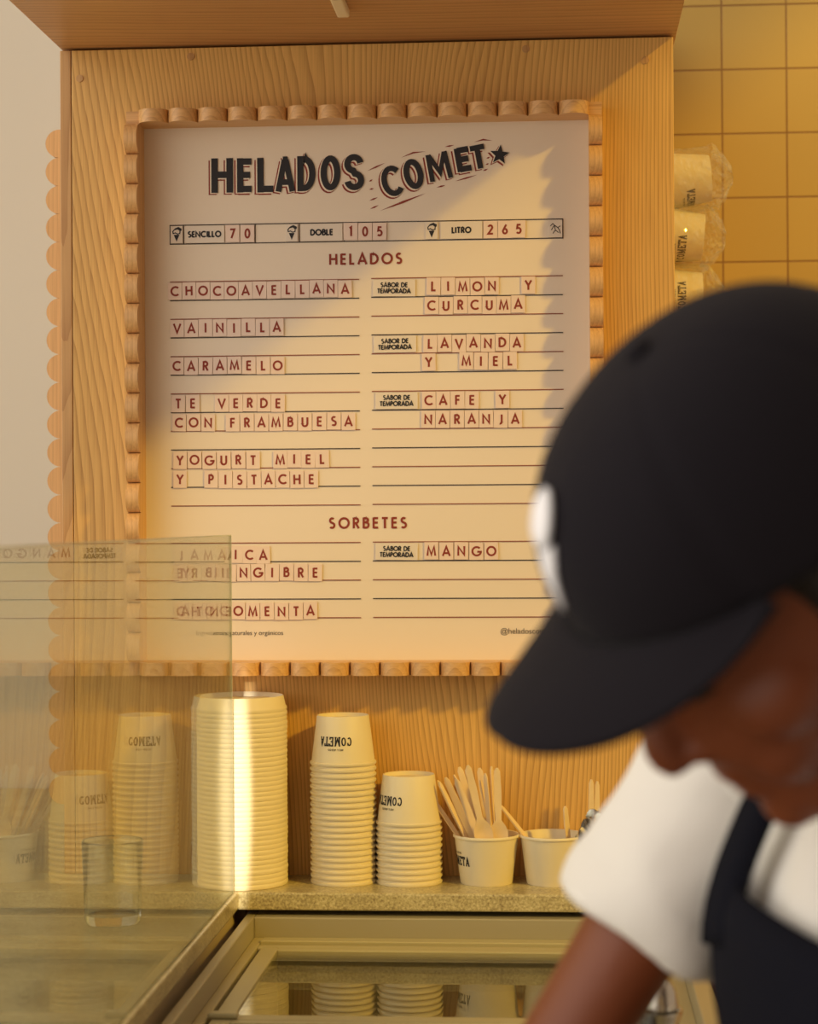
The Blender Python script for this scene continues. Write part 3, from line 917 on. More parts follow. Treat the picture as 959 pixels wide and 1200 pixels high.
def cup_print(phi, icon=False):
    """word round the cup (upright), phi = where its middle sits, seen from the front"""
    mb = MB()
    def place(u, v):          # u metres round the cup, v metres up
        r = RB + (RR - RB) * v / CH + .0004
        a = phi + u / .0345
        return (r * math.sin(a), -r * math.cos(a), v)
    hh, lw, gp = .0108, .0054, .0012
    txt = 'COMETA'
    widths = [lw * (1.25 if c == 'M' else .92 if c == 'E' else 1) for c in txt]
    x = -(sum(widths) + gp * 5) / 2
    for c, wd in zip(txt, widths):
        for ln in SERIF[c]:
            ln2 = []
            for a, b in zip(ln, ln[1:]):
                for k in range(3):
                    ln2.append((a[0] + (b[0] - a[0]) * k / 3, a[1] + (b[1] - a[1]) * k / 3))
            ln2.append(ln[-1])
            ribbon(mb, [(x + p[0] * wd, .0235 + p[1] * hh) for p in ln2], .00155, place)
        x += wd + gp
    s = 'HELADOS'
    x = -.0095
    for c in s:
        for ln in GL[c][1]:
            ribbon(mb, [(x + p[0] * .0022, .0375 + p[1] * .0022) for p in ln], .0005, place)
        x += .0027
    if icon:
        mb.add([place(-.030, .034), place(-.024, .034), place(-.027, .022)], [(0, 1, 2)])
    return mb
cup0 = [None]
def paper_cup(x, y, z, label, group, flip=False, rz=0, phi=None):
    if cup0[0] is None:
        o = MB().lathe(CUP_PROF, 48).build('paper_cup', M['paper'], smooth=True, auto=45)
        cup0[0] = o
    else:
        o = cup0[0].copy()
        COL.objects.link(o)
    o.location = (x, y, z + (CH + .0006 if flip else 0))
    o.rotation_euler = (0, math.pi if flip else 0, rz)
    if phi is not None:
        # turned upside down about its depth axis the print runs the other way round
        cup_print(phi).build('printed_word', M['ink_dark'], o, fix=False)
    tag(o, label, 'paper cup', group)
    return o
CY = -.0455
def cup_stack(x, y, n, phi, what, group):
    for k in range(n):
        top = n - 1 - k
        z = LEDGE + .0071 * k
        lab = 'lettered upside-down paper cup topmost of the %s' % what if top == 0 else 'white paper cup, %s from the top of the %s' % (ORD[top], what)
        paper_cup(x, y, z, lab, group, True, random.uniform(-.1, .1) if top else 0, -phi if top == 0 else None)
cup_stack(-.2601, CY, 21, R(-10), 'taller cup stack', 'cups of the taller stack')
cup_stack(-.1811, CY, 11, R(-42), 'shorter cup stack by the spoons', 'cups of the shorter stack')
cupA = paper_cup(-.0882, CY, LEDGE, 'white paper cup holding a bunch of wooden spoons', None, False, 0, R(-66))
cupB = paper_cup(-.0090, CY, LEDGE, 'white paper cup with only a few wooden spoons beside the full one', None)
del cupA['group'], cupB['group']

# stack of paper lids
LID = [(0, .0125), (.0515, .0125), (.0522, .0172), (.0530, .0182), (.0537, .0174), (.0562, .0062), (.0574, .0052), (.0578, .0030), (.0572, .0004), (.0562, 0), (.0556, .0010), (.0554, .0050), (.0530, .0120), (.0524, .0116), (0, .0116)]
lid0 = None
for k in range(37):
    if lid0 is None:
        lid0 = o = MB().lathe(LID, 72).build('paper_tub', M['paper'], smooth=True, auto=50)
    else:
        o = lid0.copy()
        COL.objects.link(o)
    o.location = (-.3840 + random.uniform(-.0003, .0003), -.0590 + random.uniform(-.0003, .0003), LEDGE + .00575 * k)
    o.rotation_euler = (0, 0, random.random() * 6)
    tag(o, 'shallow round white paper tub, %s from the top of the tallest stack' % ORD[36 - k] if k < 36 else 'shallow white paper tub lying topmost on the tallest stack', 'paper tub', 'paper tubs of the tallest stack')

# ------------------------------------------------------------------ cutlery
def spoon_mesh(L, hw=.0032, bw=.0105, tip=.6, bowl=.036):
    """handle end at z = L, bowl tip at z = 0, facing -Y; cross-sections are rounded and 1.6 mm thick"""
    mb = MB()
    st = []
    for i in range(25):
        s = i / 24
        z = L * s
        if z < bowl:
            u = z / bowl
            wd = bw * math.sqrt(max(.0, 1 - ((u - .48) / .5) ** 2)) if u < .6 else bw * (.97 - .97 * ((u - .6) / .4) ** 1.4) + hw * ((u - .6) / .4)
            wd = max(wd, .0012)
            dish = .0032 * math.sin(math.pi * min(1, u))
        else:
            u = (z - bowl) / (L - bowl)
            wd = hw * (1 + .25 * math.sin(math.pi * min(1, u * 1.0)) ** 2)
            if u > .93:
                wd *= math.sqrt(max(.06, 1 - ((u - .93) / .075) ** 2))
            dish = .0009 * math.sin(u * 3.1)
        st.append((z, wd, dish))
    vs, fs = [], []
    xs = (-1, -.55, 0, .55, 1)
    for z, wd, d in st:
        for x in xs:
            vs.append((x * wd, -.0008 + d * (1 - x * x) - .0006 * (abs(x) < .9), z))
        for x in xs[::-1]:
            vs.append((x * wd, .0008 + d * (1 - x * x), z))
    m = 10
    for i in range(len(st) - 1):
        for k in range(m):
            k2 = (k + 1) % m
            fs.append((i * m + k, i * m + k2, (i + 1) * m + k2, (i + 1) * m + k))
    fs.append(tuple(range(m)))
    fs.append(tuple(range((len(st) - 1) * m, len(st) * m)))
    return mb.add(vs, fs)
def place_stick(o, top, bot, twist):
    top, bot = Vector(top), Vector(bot)
    z = (top - bot).normalized()
    y = Vector((0, 1, 0)); y = (y - z * y.dot(z)).normalized()
    x = y.cross(z)
    m = Matrix((x, y, z)).transposed().to_4x4() @ Matrix.Rotation(twist, 4, 'Z')
    m.translation = bot
    o.matrix_world = m
SPOONS=[ (-0.1577, 1.1238, -0.119, 1.0655), (-0.1475, 1.134, -0.1132, 1.0648), (-0.1434, 1.1362, -0.1089, 1.0641), (-0.1373, 1.1383, -0.1038, 1.0634), (-0.1279, 1.1398, -0.1023, 1.0714), (-0.1236, 1.1391, -0.0987, 1.0728), (-0.1206, 1.1514, -0.0973, 1.0743), (-0.1134, 1.1464, -0.0944, 1.0801), (-0.1086, 1.1579, -0.0922, 1.083), (-0.0968, 1.1486, -0.0871, 1.083), (-0.0955, 1.1363, -0.0828, 1.0801), (-0.0889, 1.145, -0.0843, 1.0816), (-0.0824, 1.15, -0.0785, 1.0802), (-0.0774, 1.1465, -0.0763, 1.0787), (-0.0744, 1.1537, -0.0727, 1.0802) ]
LOOK = ['leftmost, leaning far out over the cup stack', 'second from the left, thin and leaning', 'third from the left, edge towards the viewer', 'fourth from the left with a flat tip', 'in the left half, behind the pale broad handle', 'in the left half, with a straight broad handle', 'rising left of the tallest handle', 'just left of the tallest handle, half hidden', 'tallest of the bunch, bowl showing at the rim', 'with a broad flat end behind the tallest handle', 'short, behind the bowl at the rim', 'in the right half, with a slim upright handle', 'thin, second from the right edge behind', 'thin and upright behind the rightmost spoon', 'rightmost and upright, bowl showing at the rim']
dys = [-.004, .012, -.012, .006, .018, -.010, .004, .016, -.024, .012, .000, -.006, .016, .006, -.020]
for i, (x1, z1, x0, z0) in enumerate(SPOONS):
    cx, cy = -.0882, CY
    yc = cy + dys[i]
    vis = i in (8, 14)
    d = Vector((x1 - x0, 0, z1 - z0)).normalized()
    down = .026 if vis else .040
    b = Vector((x0, yc, z0)) - d * down
    # keep the foot inside the cup
    r = .0275
    v = Vector((b.x - cx, b.y - cy))
    if v.length > r:
        v *= r / v.length
        b.x, b.y = cx + v.x, cy + v.y
    b.z = max(b.z, LEDGE + .0085)
    top = Vector((x1, cy + dys[i] * 1.3 + (.004 if i > 8 else 0), z1))
    L = (top - b).length
    o = spoon_mesh(L, .0026 + .0010 * (i in (3, 5, 6, 8, 9, 14)), .0112 if vis else .0058, bowl=.037 if vis else .03).build('wooden_spoon', M['spoonwood'], smooth=True, auto=50)
    place_stick(o, top, b, R(random.uniform(-15, 15) if vis or i in (3, 5, 6, 9) else random.choice((-1, 1)) * random.uniform(35, 65)))
    tag(o, 'wooden spoon in the full cup, ' + LOOK[i], 'spoon', 'wooden spoons in the full cup')
for x1, z1, y1, x0, z0, y0, tw, lab in (
        (-.0704, 1.1061, -.050, -.0070, 1.0260, -.045, 70, 'wooden spoon leaning left out of the nearly empty paper cup'),
        (.0061, 1.1070, -.058, .0130, 1.0260, -.050, 50, 'short thin wooden spoon standing at the right rim of the nearly empty cup')):
    b, top = Vector((x0, y0, z0)), Vector((x1, y1, z1))
    o = spoon_mesh((top - b).length, .0034, .0075, bowl=.03).build('wooden_spoon', M['spoonwood'], smooth=True, auto=50)
    place_stick(o, top, b, R(tw))
    tag(o, lab, 'spoon')
# jar with metal spoons, half hidden by the sleeve
JX = .0480
t = MB().lathe([(0, .004), (.0262, .004), (.0290, .055), (.0298, .057), (.0304, .056), (.0285, .002), (.0275, 0), (0, 0)], 40).build('glass_jar', M['glass'], smooth=True, auto=40)
t.location = (JX, CY - .004, LEDGE)
tag(t, 'clear glass jar of metal spoons half hidden behind the white sleeve', 'jar')
for i, (x1, z1, y1, x0, y0, m, lab) in enumerate((
        (.0376, 1.1374, -.045, .0300, -.040, 'spoonwood', 'left one of two long wooden sticks rising from the glass jar'),
        (.0447, 1.1347, -.040, .0345, -.036, 'spoonwood', 'right one of two long wooden sticks rising from the glass jar'))):
    b, top = Vector((x0 - .006, y0, LEDGE + .008)), Vector((x1, y1, z1))
    b = Vector((JX - .012 + .006 * i, CY, LEDGE + .009))
    top = Vector((x1, y1, z1))
    o = spoon_mesh((top - b).length, .0028, .005, bowl=.03).build('wooden_stick', M['spoonwood'], smooth=True, auto=50)
    place_stick(o, top, b, R(20))
    tag(o, lab, 'stick', 'wooden sticks in the glass jar')
for i, (x1, z1, y1, lab) in enumerate(((.0240, 1.083, -.070, 'lowest and leftmost'), (.0300, 1.094, -.068, 'second from the left, bowl catching the light'), (.0380, 1.104, -.058, 'behind the front bowls, standing higher'), (.0470, 1.100, -.064, 'beside the sleeve, partly hidden'), (.0560, 1.106, -.050, 'rightmost, hidden by the sleeve'))):
    b = Vector((JX + .010 - .004 * i, CY - .002, LEDGE + .009))
    top = Vector((x1, y1, z1))
    o = spoon_mesh((top - b).length + .004, .0024, .0095, bowl=.030).build('metal_spoon', M['steel'], smooth=True, auto=60)
    place_stick(o, b, top, R(150 + 20 * i))
    tag(o, 'shiny metal spoon in the glass jar, ' + lab, 'spoon', 'metal spoons in the glass jar')

# tumbler behind the glass guard
o = MB().lathe([(0, .010), (.0262, .010), (.0278, .014), (.0318, .0885), (.0326, .0895), (.0334, .0885), (.0305, .004), (.0285, 0), (.020, .0015), (0, .002)], 48).build('glass_tumbler', M['cleartumbler'], smooth=True, auto=40)
o.location = (-.4850, -.305, LEDGE)
tag(o, 'empty clear glass tumbler on the stone counter behind the glass guard', 'glass')

# ------------------------------------------------------------------ bagged cups on a shelf right of the panel
t = empty('wall_shelf', (.29, .31, 1.7065))
MB().box(-.146, .13, -.19, .19, -.018, 0).build('shelf_board', M['wood_edge'], t, bevel=.002)
for y in (-.12, .12):
    MB().box(-.146, -.02, y - .01, y + .01, -.12, -.018).build('shelf_bracket', M['wood_edge'], t, bevel=.002)
tag(t, 'ash shelf on the right flank of the panel under the bagged cups', 'shelf')
for i, (xe, zc, phi, film_x, tilt, where) in enumerate(((.2085, 1.9095, -62, .224, -4, 'top sleeve by the panel'), (.1985, 1.8290, -38, .216, 5, 'middle sleeve by the panel'), (.1965, 1.7500, -5, .216, 0, 'lowest sleeve, just above the cap'))):
    base = Matrix.Translation((xe, .30, zc)) @ Matrix.Rotation(R(tilt), 4, 'Y') @ Matrix.Rotation(R(-90), 4, 'Y')
    # cup axis along -X (rim to the left), base end at the right
    for k in range(6):
        o = cup0[0].copy()
        COL.objects.link(o)
        o.matrix_world = base @ Matrix.Translation((0, 0, .0072 * k))
        if k == 0:
            cup_print(R(phi), True).xform(Matrix.Rotation(R(-90), 4, 'Z') @ Matrix.Rotation(R(90), 4, 'Z')).build('printed_word', M['ink_dark'], o, fix=False)
        tag(o, 'bagged white paper cup, %s, %s' % ('lettered end cup' if k == 0 else ORD[k] + ' from the end', where), 'paper cup', 'cups in clear bags')
    mb = MB()
    n, ms = 72, 52
    vs, fs = [], []
    for a in range(ms):
        s = a / (ms - 1)
        z = -.030 + .165 * s
        endc = math.sin(min(1, s * 5) * math.pi / 2)
        for b in range(n):
            an = 2 * math.pi * b / n
            r = (.0425 + .0006 * s) * (.25 + .75 * endc)
            nz = noise.noise(Vector((math.cos(an) * 2.2, math.sin(an) * 2.2, z * 60 + i * 7))) + 1.1 * noise.noise(Vector((math.cos(an) * 6, math.sin(an) * 6, z * 160 + i * 3))) + .5 * noise.noise(Vector((math.cos(an) * 14, math.sin(an) * 14, z * 330 + i * 5)))
            r += .0022 * nz if s > .18 else .0075 * nz
            r = max(r, .004)
            if s > .18:
                r = max(r, .0403)
            vs.append(base @ Vector((r * math.cos(an), r * math.sin(an), z)))
    for a in range(ms - 1):
        for b in range(n):
            b2 = (b + 1) % n
            fs.append((a * n + b, a * n + b2, (a + 1) * n + b2, (a + 1) * n + b))
    fs.append(tuple(range(n)))
    o = mb.add(vs, fs).build('plastic_bag', M['film'])
    tag(o, 'crinkled clear plastic bag round cups, ' + where, 'plastic bag', 'clear bags of cups')

# ------------------------------------------------------------------ the person
def remeshed(mb, name, m, parent, voxel, smooth_it=4, fold=None):
    """one continuous skin grown round overlapping limbs"""
    me = bpy.data.meshes.new(name + '_raw')
    me.from_pydata(mb.v, [], mb.f)
    bm = bmesh.new(); bm.from_mesh(me)
    bmesh.ops.recalc_face_normals(bm, faces=bm.faces)
    bm.to_mesh(me); bm.free()
    tmp = bpy.data.objects.new(name + '_raw', me)
    COL.objects.link(tmp)
    md = tmp.modifiers.new('r', 'REMESH'); md.mode = 'VOXEL'; md.voxel_size = voxel
    if smooth_it:
        ms = tmp.modifiers.new('s', 'SMOOTH'); ms.factor = .5; ms.iterations = smooth_it
    dg = bpy.context.evaluated_depsgraph_get()
    out = bpy.data.meshes.new_from_object(tmp.evaluated_get(dg))
    bpy.data.objects.remove(tmp)
    if fold:
        nr = [v.normal.copy() for v in out.vertices]
        for v, n in zip(out.vertices, nr):
            v.co += n * fold(v.co)
    out.name = name
    out.materials.clear(); out.materials.append(m)
    for p in out.polygons:
        p.use_smooth = True
    o = bpy.data.objects.new(name, out)
    COL.objects.link(o)
    o.parent = parent
    return o

PB = Vector((.335, -1.19, 0))                    # the spot between the feet
person = empty('person', PB)
TOP = Matrix.Translation(-PB)                   # children are stored relative to that spot
tag(person, 'person in a navy cap, white T-shirt and dark apron bending over the freezer', 'person')

LAT = Vector((-.60, .80, 0))
FACE = Vector((-.80, -.60, 0))                  # where the chest faces                    # towards the person's right side
# head frame
HC = Vector((.1115, -1.47, 1.4300))
F = Vector((-.70, .02, -.71)).normalized()
U = (Vector((-.71, 0, .70)) - F * F.dot(Vector((-.71, 0, .70)))).normalized()
Lf = U.cross(F)
yaw_ = R(10)
F, Lf = F * math.cos(yaw_) + Lf * math.sin(yaw_), Lf * math.cos(yaw_) - F * math.sin(yaw_)
th = R(25)
Lf, U = Lf * math.cos(th) - U * math.sin(th), U * math.cos(th) + Lf * math.sin(th)
HM = Matrix((F, Lf, U)).transposed().to_4x4()
HM.translation = HC
def hp(x, y, z):
    return HM @ Vector((x, y, z))

NB = Vector((.245, -1.380, 1.350))              # base of the neck
HIP = Vector((.325, -1.205, .90))
SPINE = [HIP, Vector((.272, -1.305, 1.04)), Vector((.248, -1.350, 1.20)), Vector((.250, -1.375, 1.332))]
SR = Vector((.118, -1.245, 1.316))              # right shoulder (left in the photo)
SL = Vector((.338, -1.530, 1.312))
ER, WR = Vector((-.032, -1.240, 1.068)), Vector((-.090, -1.060, .998))
EL, WL_ = Vector((.368, -1.490, 1.035)), Vector((.235, -1.390, 1.022))
b = MB()
# skull, face
b.ball((-.012, 0, .020), (.098, .077, .098), 40, HM)
b.tube([hp(.030, 0, .01), hp(.046, 0, -.045), hp(.058, 0, -.085)], (.066, .056, .034), 24, lat=Lf, sub=5)
for s in (-1, 1):
    b.tube([hp(-.012, s * .060, -.045), hp(.030, s * .046, -.083), hp(.066, s * .012, -.100)], (.020, .018, .016), 14)   # jaw
    b.ball((.052, s * .040, -.022), (.030, .028, .026), 18, HM)         # cheekbone
    b.ball((.066, s * .028, -.052), (.022, .022, .026), 16, HM)         # cheek
    b.tube([hp(.080, s * .008, .030), hp(.079, s * .030, .036), hp(.062, s * .052, .028)], (.010, .010, .009), 12)       # brow
    b.ball((.071, s * .031, .010), (.0145, .0165, .0135), 18, HM)       # lid over the eye
    b.ball((.094, s * .012, -.036), (.011, .0085, .0080), 14, HM)       # nostril
    b.tube([hp(-.010, s * .078, .022), hp(-.018, s * .086, .002), hp(-.008, s * .080, -.030)], (.009, .012, .007), 12, squash=(.6, .6, .6))   # ear
b.tube([hp(.082, 0, .030), hp(.092, 0, .004), hp(.107, 0, -.024), hp(.108, 0, -.032)], (.009, .0085, .0115, .0120), 16)
b.tube([hp(.078, .024, -.066), hp(.091, .010, -.062), hp(.093, 0, -.063), hp(.091, -.010, -.062), hp(.078, -.024, -.066)], (.004, .0062, .0062, .0062, .004), 12)
b.tube([hp(.076, .022, -.071), hp(.088, .009, -.075), hp(.089, 0, -.076), hp(.088, -.009, -.075), hp(.076, -.022, -.071)], (.004, .0068, .0072, .0068, .004), 12)
b.ball((.076, 0, -.101), (.018, .020, .015), 18, HM)                    # chin
# neck, trunk
b.tube([hp(-.035, 0, -.035), hp(-.045, 0, -.085), NB + Vector((.015, .02, -.01))], (.056, .054, .062), 24)
b.tube(SPINE, (.145, .128, .140, .092), 28, lat=LAT, squash=(.66, .68, .70, .66))
for s_, e_, w_ in ((SR, ER, WR), (SL, EL, WL_)):
    b.tube([SPINE[3], (SPINE[3] + s_) / 2 + Vector((0, 0, .012)), s_], (.056, .050, .044), 20)
    b.tube([s_, s_.lerp(e_, .35), s_.lerp(e_, .75), e_], (.043, .033, .030, .029), 20)
    b.tube([e_, e_.lerp(w_, .3), e_.lerp(w_, .8), w_], (.029, .031, .025, .022), 18)
def hand(wrist, fwd, nrm, side):
    """palm, four bent fingers of unequal length and a thumb off the side of the palm"""
    fwd = Vector(fwd).normalized(); nrm = Vector(nrm); nrm = (nrm - fwd * fwd.dot(nrm)).normalized()
    sd_ = fwd.cross(nrm) * side
    pc = [wrist, wrist + fwd * .035, wrist + fwd * .080]
    b.tube(pc, (.024, .036, .038), 20, lat=sd_, squash=(.8, .42, .34))
    for k, (off, ln) in enumerate(((.028, .070), (.010, .079), (-.009, .074), (-.027, .058))):
        p0 = wrist + fwd * (.078 - .004 * abs(k - 1.2)) + sd_ * off
        p1 = p0 + (fwd * .96 - nrm * .18 + sd_ * off * 2.0) * ln * .45
        p2 = p1 + (fwd * .80 - nrm * .60) * ln * .32
        p3 = p2 + (fwd * .52 - nrm * .85) * ln * .25
        b.tube([p0 - fwd * .02, p0, p1, p2, p3], (.0095, .0095, .0088, .0080, .0068), 12, sub=4)
    t0 = wrist + fwd * .028 + sd_ * .026
    b.tube([t0 - fwd * .01, t0 + (sd_ * .75 + fwd * .55) * .028, t0 + (sd_ * .75 + fwd * .8 - nrm * .25) * .050, t0 + (sd_ * .62 + fwd * 1.0 - nrm * .4) * .066], (.0135, .0120, .0100, .0082), 12, sub=4)
hand(WR, (-.25, .93, -.10), (0, .1, 1), -1)
hand(WL_, (-.90, .38, -.16), (-.15, 0, 1), -1)
LEGS = []
for s in (-1, 1):
    hp_ = HIP + LAT * (.085 * -s) + Vector((0, 0, -.03))
    kn = Vector((hp_.x + .015, hp_.y - .02, .49))
    an = Vector((hp_.x + .012, hp_.y + .045, .085))
    LEGS.append((hp_, kn, an))
    b.tube([hp_, hp_.lerp(kn, .45), kn, kn.lerp(an, .35), an], (.088, .074, .054, .052, .036), 20)
    toe = FACE
    b.tube([an + Vector((0, 0, -.02)), an + toe * .07 + Vector((0, 0, -.045)), an + toe * .14 + Vector((0, 0, -.058))], (.034, .034, .026), 16)
b.xform(TOP)
remeshed(b, 'body', M['skin'], person, .0036, 3)

# eyebrows and lash lines
for s in (-1, 1):
    MB().tube([hp(.089, s * .012, .036), hp(.087, s * .030, .043), hp(.070, s * .052, .037)], (.0028, .0036, .0018), 8, sub=4).xform(TOP).build('eyebrow', M['hair'], person, smooth=True)
    MB().tube([hp(.0845, s * .018, .003), hp(.0862, s * .031, .000), hp(.078, s * .044, .003)], (.0014, .0020, .0012), 8, sub=4).xform(TOP).build('eyelash', M['hair'], person, smooth=True)
# short hair under the cap, low at the nape and in front of the ears
hb = MB()
hb.ball((-.022, 0, .026), (.096, .0815, .094), 32, HM)
hb.tube([hp(-.085, .03, -.01), hp(-.088, 0, -.03), hp(-.085, -.03, -.01)], (.030, .034, .030), 14)
for s in (-1, 1):
    hb.ball((-.034, s * .064, .000), (.048, .024, .042), 18, HM)
    hb.tube([hp(.012, s * .0745, .03), hp(.014, s * .0755, .0), hp(.012, s * .074, -.015)], (.010, .007, .003), 10)
hb.xform(TOP)
remeshed(hb, 'hair', M['hair'], person, .004, 2)

# cap: crown shell, brim, button, stitched patch
CA, CB_, CC = .112, .0905, .104          # crown half-axes
C0 = Vector((-.010, 0, .030))
def crown_pt(an, t, grow=0):
    """an round the head (0 = forehead), t 0 at the rim to 1 at the top"""
    zr = .000 + .018 * math.cos(an)                       # rim a little higher in front
    e = t * math.pi / 2
    ce = math.cos(e) ** .82
    x = (CA + grow) * math.cos(an) * ce
    y = (CB_ + grow) * math.sin(an) * ce
    z = zr + (CC + grow - zr + .0) * math.sin(e) ** 1.0
    seam = .0016 * max(0, 1 - abs(((an / (math.pi / 3)) % 1) - .5) * 0 - min(((an / (math.pi / 3)) % 1), 1 - ((an / (math.pi / 3)) % 1)) * 26)
    k = 1 - seam / .1
    lump = 1 + .016 * noise.noise(Vector((math.cos(an) * 1.6, math.sin(an) * 1.6, t * 2.0 + 3)))
    return C0 + Vector((x * k * lump, y * k * lump, z * (1 - seam / .3)))
mb = MB()
NA, NT = 96, 22
vs = [crown_pt(2 * math.pi * a / NA, t / NT * .985) for t in range(NT + 1) for a in range(NA)]
fs = [(t * NA + a, t * NA + (a + 1) % NA, (t + 1) * NA + (a + 1) % NA, (t + 1) * NA + a) for t in range(NT) for a in range(NA)]
fs.append(tuple(NT * NA + a for a in range(NA)))
mb.add([HM @ v for v in vs], fs).xform(TOP)
cap = mb.build('cap', M['cap'], person, smooth=True, auto=60)
sm = cap.modifiers.new('thickness', 'SOLIDIFY'); sm.thickness = .003; sm.offset = -1
mb = MB()
NU, NV = 40, 12
def brim_pt(u, v):
    an = R(64) * u
    base = crown_pt(an, 0.02)
    y = base.y * (1 + .10 * v)
    ext = .064 * (max(0, 1 - abs(u) ** 2.6)) ** .62
    return Vector((base.x + ext * v, y, base.z - .002 - .04 * ext * v - 2.7 * y * y * v ** .8 * (ext / .064) - .002 * v))
vs = [HM @ brim_pt(-1 + 2 * i / NU, j / NV) for j in range(NV + 1) for i in range(NU + 1)]
W1 = NU + 1
fs = [(j * W1 + i, j * W1 + i + 1, (j + 1) * W1 + i + 1, (j + 1) * W1 + i) for j in range(NV) for i in range(NU)]
brim = mb.add(vs, fs).xform(TOP).build('brim', M['cap'], cap, smooth=True)
sm = brim.modifiers.new('thickness', 'SOLIDIFY'); sm.thickness = .004; sm.offset = 0
MB().lathe([(0, -.002), (.0075, -.002), (.0070, .0025), (.004, .0042), (0, .0045)], 20).xform(TOP @ HM @ Matrix.Translation(crown_pt(0, 1) * 1 + Vector((-.0, 0, .0008)))).build('top_button', M['cap'], cap, smooth=True)
# white stitched mark in front: a ball on a cone
mb = MB()
def front(u, v):
    an = u / CA
    t = (v - .010) / .125
    return HM @ crown_pt(an, max(0.02, t), .0022)
def blob(pts):
    n = len(pts); o = len(mb.v)
    cx = sum(p[0] for p in pts) / n; cy = sum(p[1] for p in pts) / n
    ringn = 4
    mb.v += [tuple(front(cx, cy))]
    for r in range(1, ringn + 1):
        mb.v += [tuple(front(cx + (p[0] - cx) * r / ringn, cy + (p[1] - cy) * r / ringn)) for p in pts]
    for k in range(n):
        k2 = (k + 1) % n
        mb.f.append((o, o + 1 + k, o + 1 + k2))
        for r in range(ringn - 1):
            a_ = o + 1 + r * n
            mb.f.append((a_ + k, a_ + n + k, a_ + n + k2, a_ + k2))
MU, MV = .004, .058
blob([(MU + .014 * math.cos(R(a)), MV + .013 + .0125 * math.sin(R(a))) for a in range(0, 360, 15)])
blob([(MU - .0125, MV + .003), (MU - .005, MV - .001), (MU + .004, MV + .001), (MU + .0125, MV + .003), (MU + .008, MV - .012), (MU + .003, MV - .026), (MU, MV - .030), (MU - .003, MV - .026), (MU - .008, MV - .012)])
o = mb.xform(TOP).build('embroidered_mark', M['patch'], cap, smooth=True, fix=False)
sm = o.modifiers.new('thickness', 'SOLIDIFY'); sm.thickness = .0025; sm.offset = 1

# T-shirt: trunk and two short sleeves grown together, with folds
tb = MB()
tb.tube([HIP + Vector((.01, .01, -.06)), SPINE[1], SPINE[2], SPINE[3] + Vector((0, 0, -.005))], (.168, .152, .164, .116), 30, lat=LAT, squash=(.72, .74, .76, .74))
SE = .47
HEM = []
for s_, e_ in ((SR, ER), (SL, EL)):
    hem = s_.lerp(e_, SE)
    HEM.append((hem, (e_ - s_).normalized()))
    tb.tube([SPINE[3] + (s_ - SPINE[3]) * .25 + Vector((0, 0, -.005)), (SPINE[3] + s_) / 2 + Vector((0, 0, .004)), s_], (.080, .066, .049), 22)
    tb.tube([s_ + (s_ - e_).normalized() * .01, s_.lerp(e_, .2), s_.lerp(e_, .40), hem], (.048, .0495, .0505, .051), 26, caps=False)
for hem, d in HEM:      # the folded hem band
    q = d.to_track_quat('Z', 'Y').to_matrix().to_4x4(); q.translation = hem
    ring = [(.049, -.026), (.0532, -.024), (.0538, -.014), (.0538, -.002), (.052, .001), (.046, .001)]
    tb.lathe([(0, -.02)] + ring + [(0, -.004)], 30, q)
cr_ = NB - Vector((.01, .008, .012))
tb.tube([cr_ + Vector((.01, .012, -.03)), cr_], (.078, .066), 24)
def fold(c):
    p = c - TOP.inverted().translation * 0
    n1 = noise.noise(Vector((p.x * 22 + p.z * 9, p.y * 22, p.z * 7)))
    n2 = noise.noise(Vector((p.x * 9, p.y * 9 + p.z * 4, p.z * 16 + 5)))
    return .004 + .009 * max(n1, -.35) + .006 * max(n2, -.35)
tb.xform(TOP)
remeshed(tb, 't_shirt', M['shirt'], person, .004, 3, fold)

# apron: a bib and skirt lying on the front of the trunk, with straps
def trunk(t):
    """centre, width, depth of the shirt at t (0 hip .. 1 neck)"""
    P = [HIP, SPINE[1], SPINE[2], SPINE[3]]
    Rr = (.168, .154, .166, .118)
    s = t * 3
    i = min(2, int(s)); f = s - i
    p0 = P[max(0, i - 1)]; p1 = P[i]; p2 = P[i + 1]; p3 = P[min(3, i + 2)]
    c = .5 * ((2 * p1) + (p2 - p0) * f + (2 * p0 - 5 * p1 + 4 * p2 - p3) * f * f + (3 * p1 - p0 - 3 * p2 + p3) * f ** 3)
    r = Rr[i] + (Rr[i + 1] - Rr[i]) * f * f * (3 - 2 * f)
    ax = (P[i + 1] - P[i]).normalized()
    return c, r, ax
def trunk_pt(t, an, off):
    """an: 0 = chest middle, positive towards the person's right"""
    c, r, ax = trunk(max(0, min(1, t)))
    u = (LAT - ax * ax.dot(LAT)).normalized()
    fr = ax.cross(u)
    p = c + u * math.sin(an) * (r + off) + fr * math.cos(an) * (r * .75 + off)
    if t < 0:
        p += Vector((.02, .0, -1)) * (-t) * .5
    return p
ab = MB()
NU, NV = 36, 40
vs = []
for j in range(NV + 1):
    t = -.95 + 1.71 * j / NV
    half = R(72) if t < .33 else R(72 - (t - .33) / .34 * 20)
    for i in range(NU + 1):
        a = half * (-1 + 2 * i / NU)
        vs.append(trunk_pt(t, a, .019 + .002 * noise.noise(Vector((a * 3, t * 5, 1)))))
W1 = NU + 1
fs = [(j * W1 + i, j * W1 + i + 1, (j + 1) * W1 + i + 1, (j + 1) * W1 + i) for j in range(NV) for i in range(NU)]
apron = ab.add(vs, fs).xform(TOP).build('apron', M['apron'], person, smooth=True)
sm = apron.modifiers.new('thickness', 'SOLIDIFY'); sm.thickness = .003; sm.offset = 0
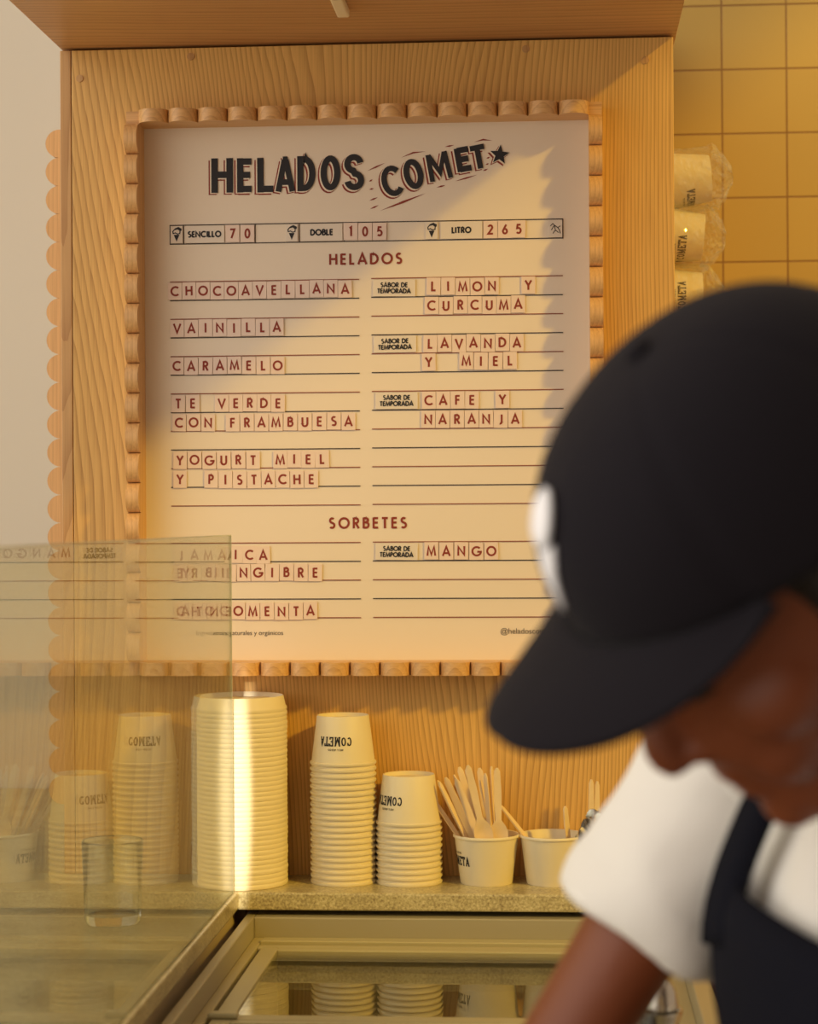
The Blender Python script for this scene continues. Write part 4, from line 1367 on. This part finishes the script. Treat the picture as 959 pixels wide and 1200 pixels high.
def strap(pts, wd, name):
    mb = MB()
    n = len(pts)
    vs = []
    for i, (p, side_) in enumerate(pts):
        vs += [p - side_ * wd / 2, p + side_ * wd / 2]
    fs = [(2 * i, 2 * i + 1, 2 * i + 3, 2 * i + 2) for i in range(n - 1)]
    o = mb.add(vs, fs).xform(TOP).build(name, M['apron'], apron, smooth=True)
    s_ = o.modifiers.new('thickness', 'SOLIDIFY'); s_.thickness = .003; s_.offset = 0
for sgn in (1, -1):
    pts = []
    for k in range(14):
        t = .68 + .32 * k / 13
        a = sgn * R(33 + 5 * k / 13)
        pts.append((trunk_pt(t, a, .0215 + .002 * (k / 13)), LAT * .8 + Vector((0, 0, .0))))
    top = pts[-1][0]
    way = [top, NB + LAT * .078 * sgn + FACE * .062 + Vector((0, 0, .036)), NB + LAT * .080 * sgn - FACE * .005 + Vector((0, 0, .054)), NB + LAT * .070 * sgn - FACE * .078 + Vector((0, 0, .016)), NB + LAT * .055 * sgn - FACE * .118 + Vector((0, 0, -.080))]
    for q0, q1 in zip(way, way[1:]):
        for k in range(1, 5):
            pts.append((q0.lerp(q1, k / 4), LAT))
    strap(pts, .036, 'apron_strap')
# trousers and shoes
pb_ = MB()
pb_.tube([HIP + Vector((0, 0, -.10)), HIP + Vector((0, 0, .03))], (.150, .146), 28, lat=LAT, squash=(.70, .68))
for h_, k_, a_ in LEGS:
    pb_.tube([h_ + Vector((0, 0, -.02)), h_.lerp(k_, .45), k_, k_.lerp(a_, .4), a_ + Vector((0, 0, .005))], (.098, .088, .070, .066, .056), 22)
pb_.xform(TOP)
remeshed(pb_, 'trousers', M['trousers'], person, .006, 3, lambda c: .003 * noise.noise(c * 14))
for h_, k_, a_ in LEGS:
    d = FACE
    s_ = MB()
    s_.tube([a_ + FACE * -.02 + Vector((0, 0, -.020)) - d * .03, a_ + d * .05 + Vector((0, 0, -.035)), a_ + d * .125 + Vector((0, 0, -.048)), a_ + d * .175 + Vector((0, 0, -.052))], (.042, .043, .042, .028), 18, squash=(1, .95, .75, .75))
    sh = s_.xform(TOP).build('shoe', M['shoe'], person, smooth=True)
    n_ = 24
    poly = [(a_ + d * (.065 + .125 * math.cos(2 * math.pi * q / n_)) + LAT * .044 * math.sin(2 * math.pi * q / n_)) for q in range(n_)]
    prism([(p.x, p.y) for p in poly], .001, .018).xform(TOP).build('shoe_sole', M['sole'], sh)
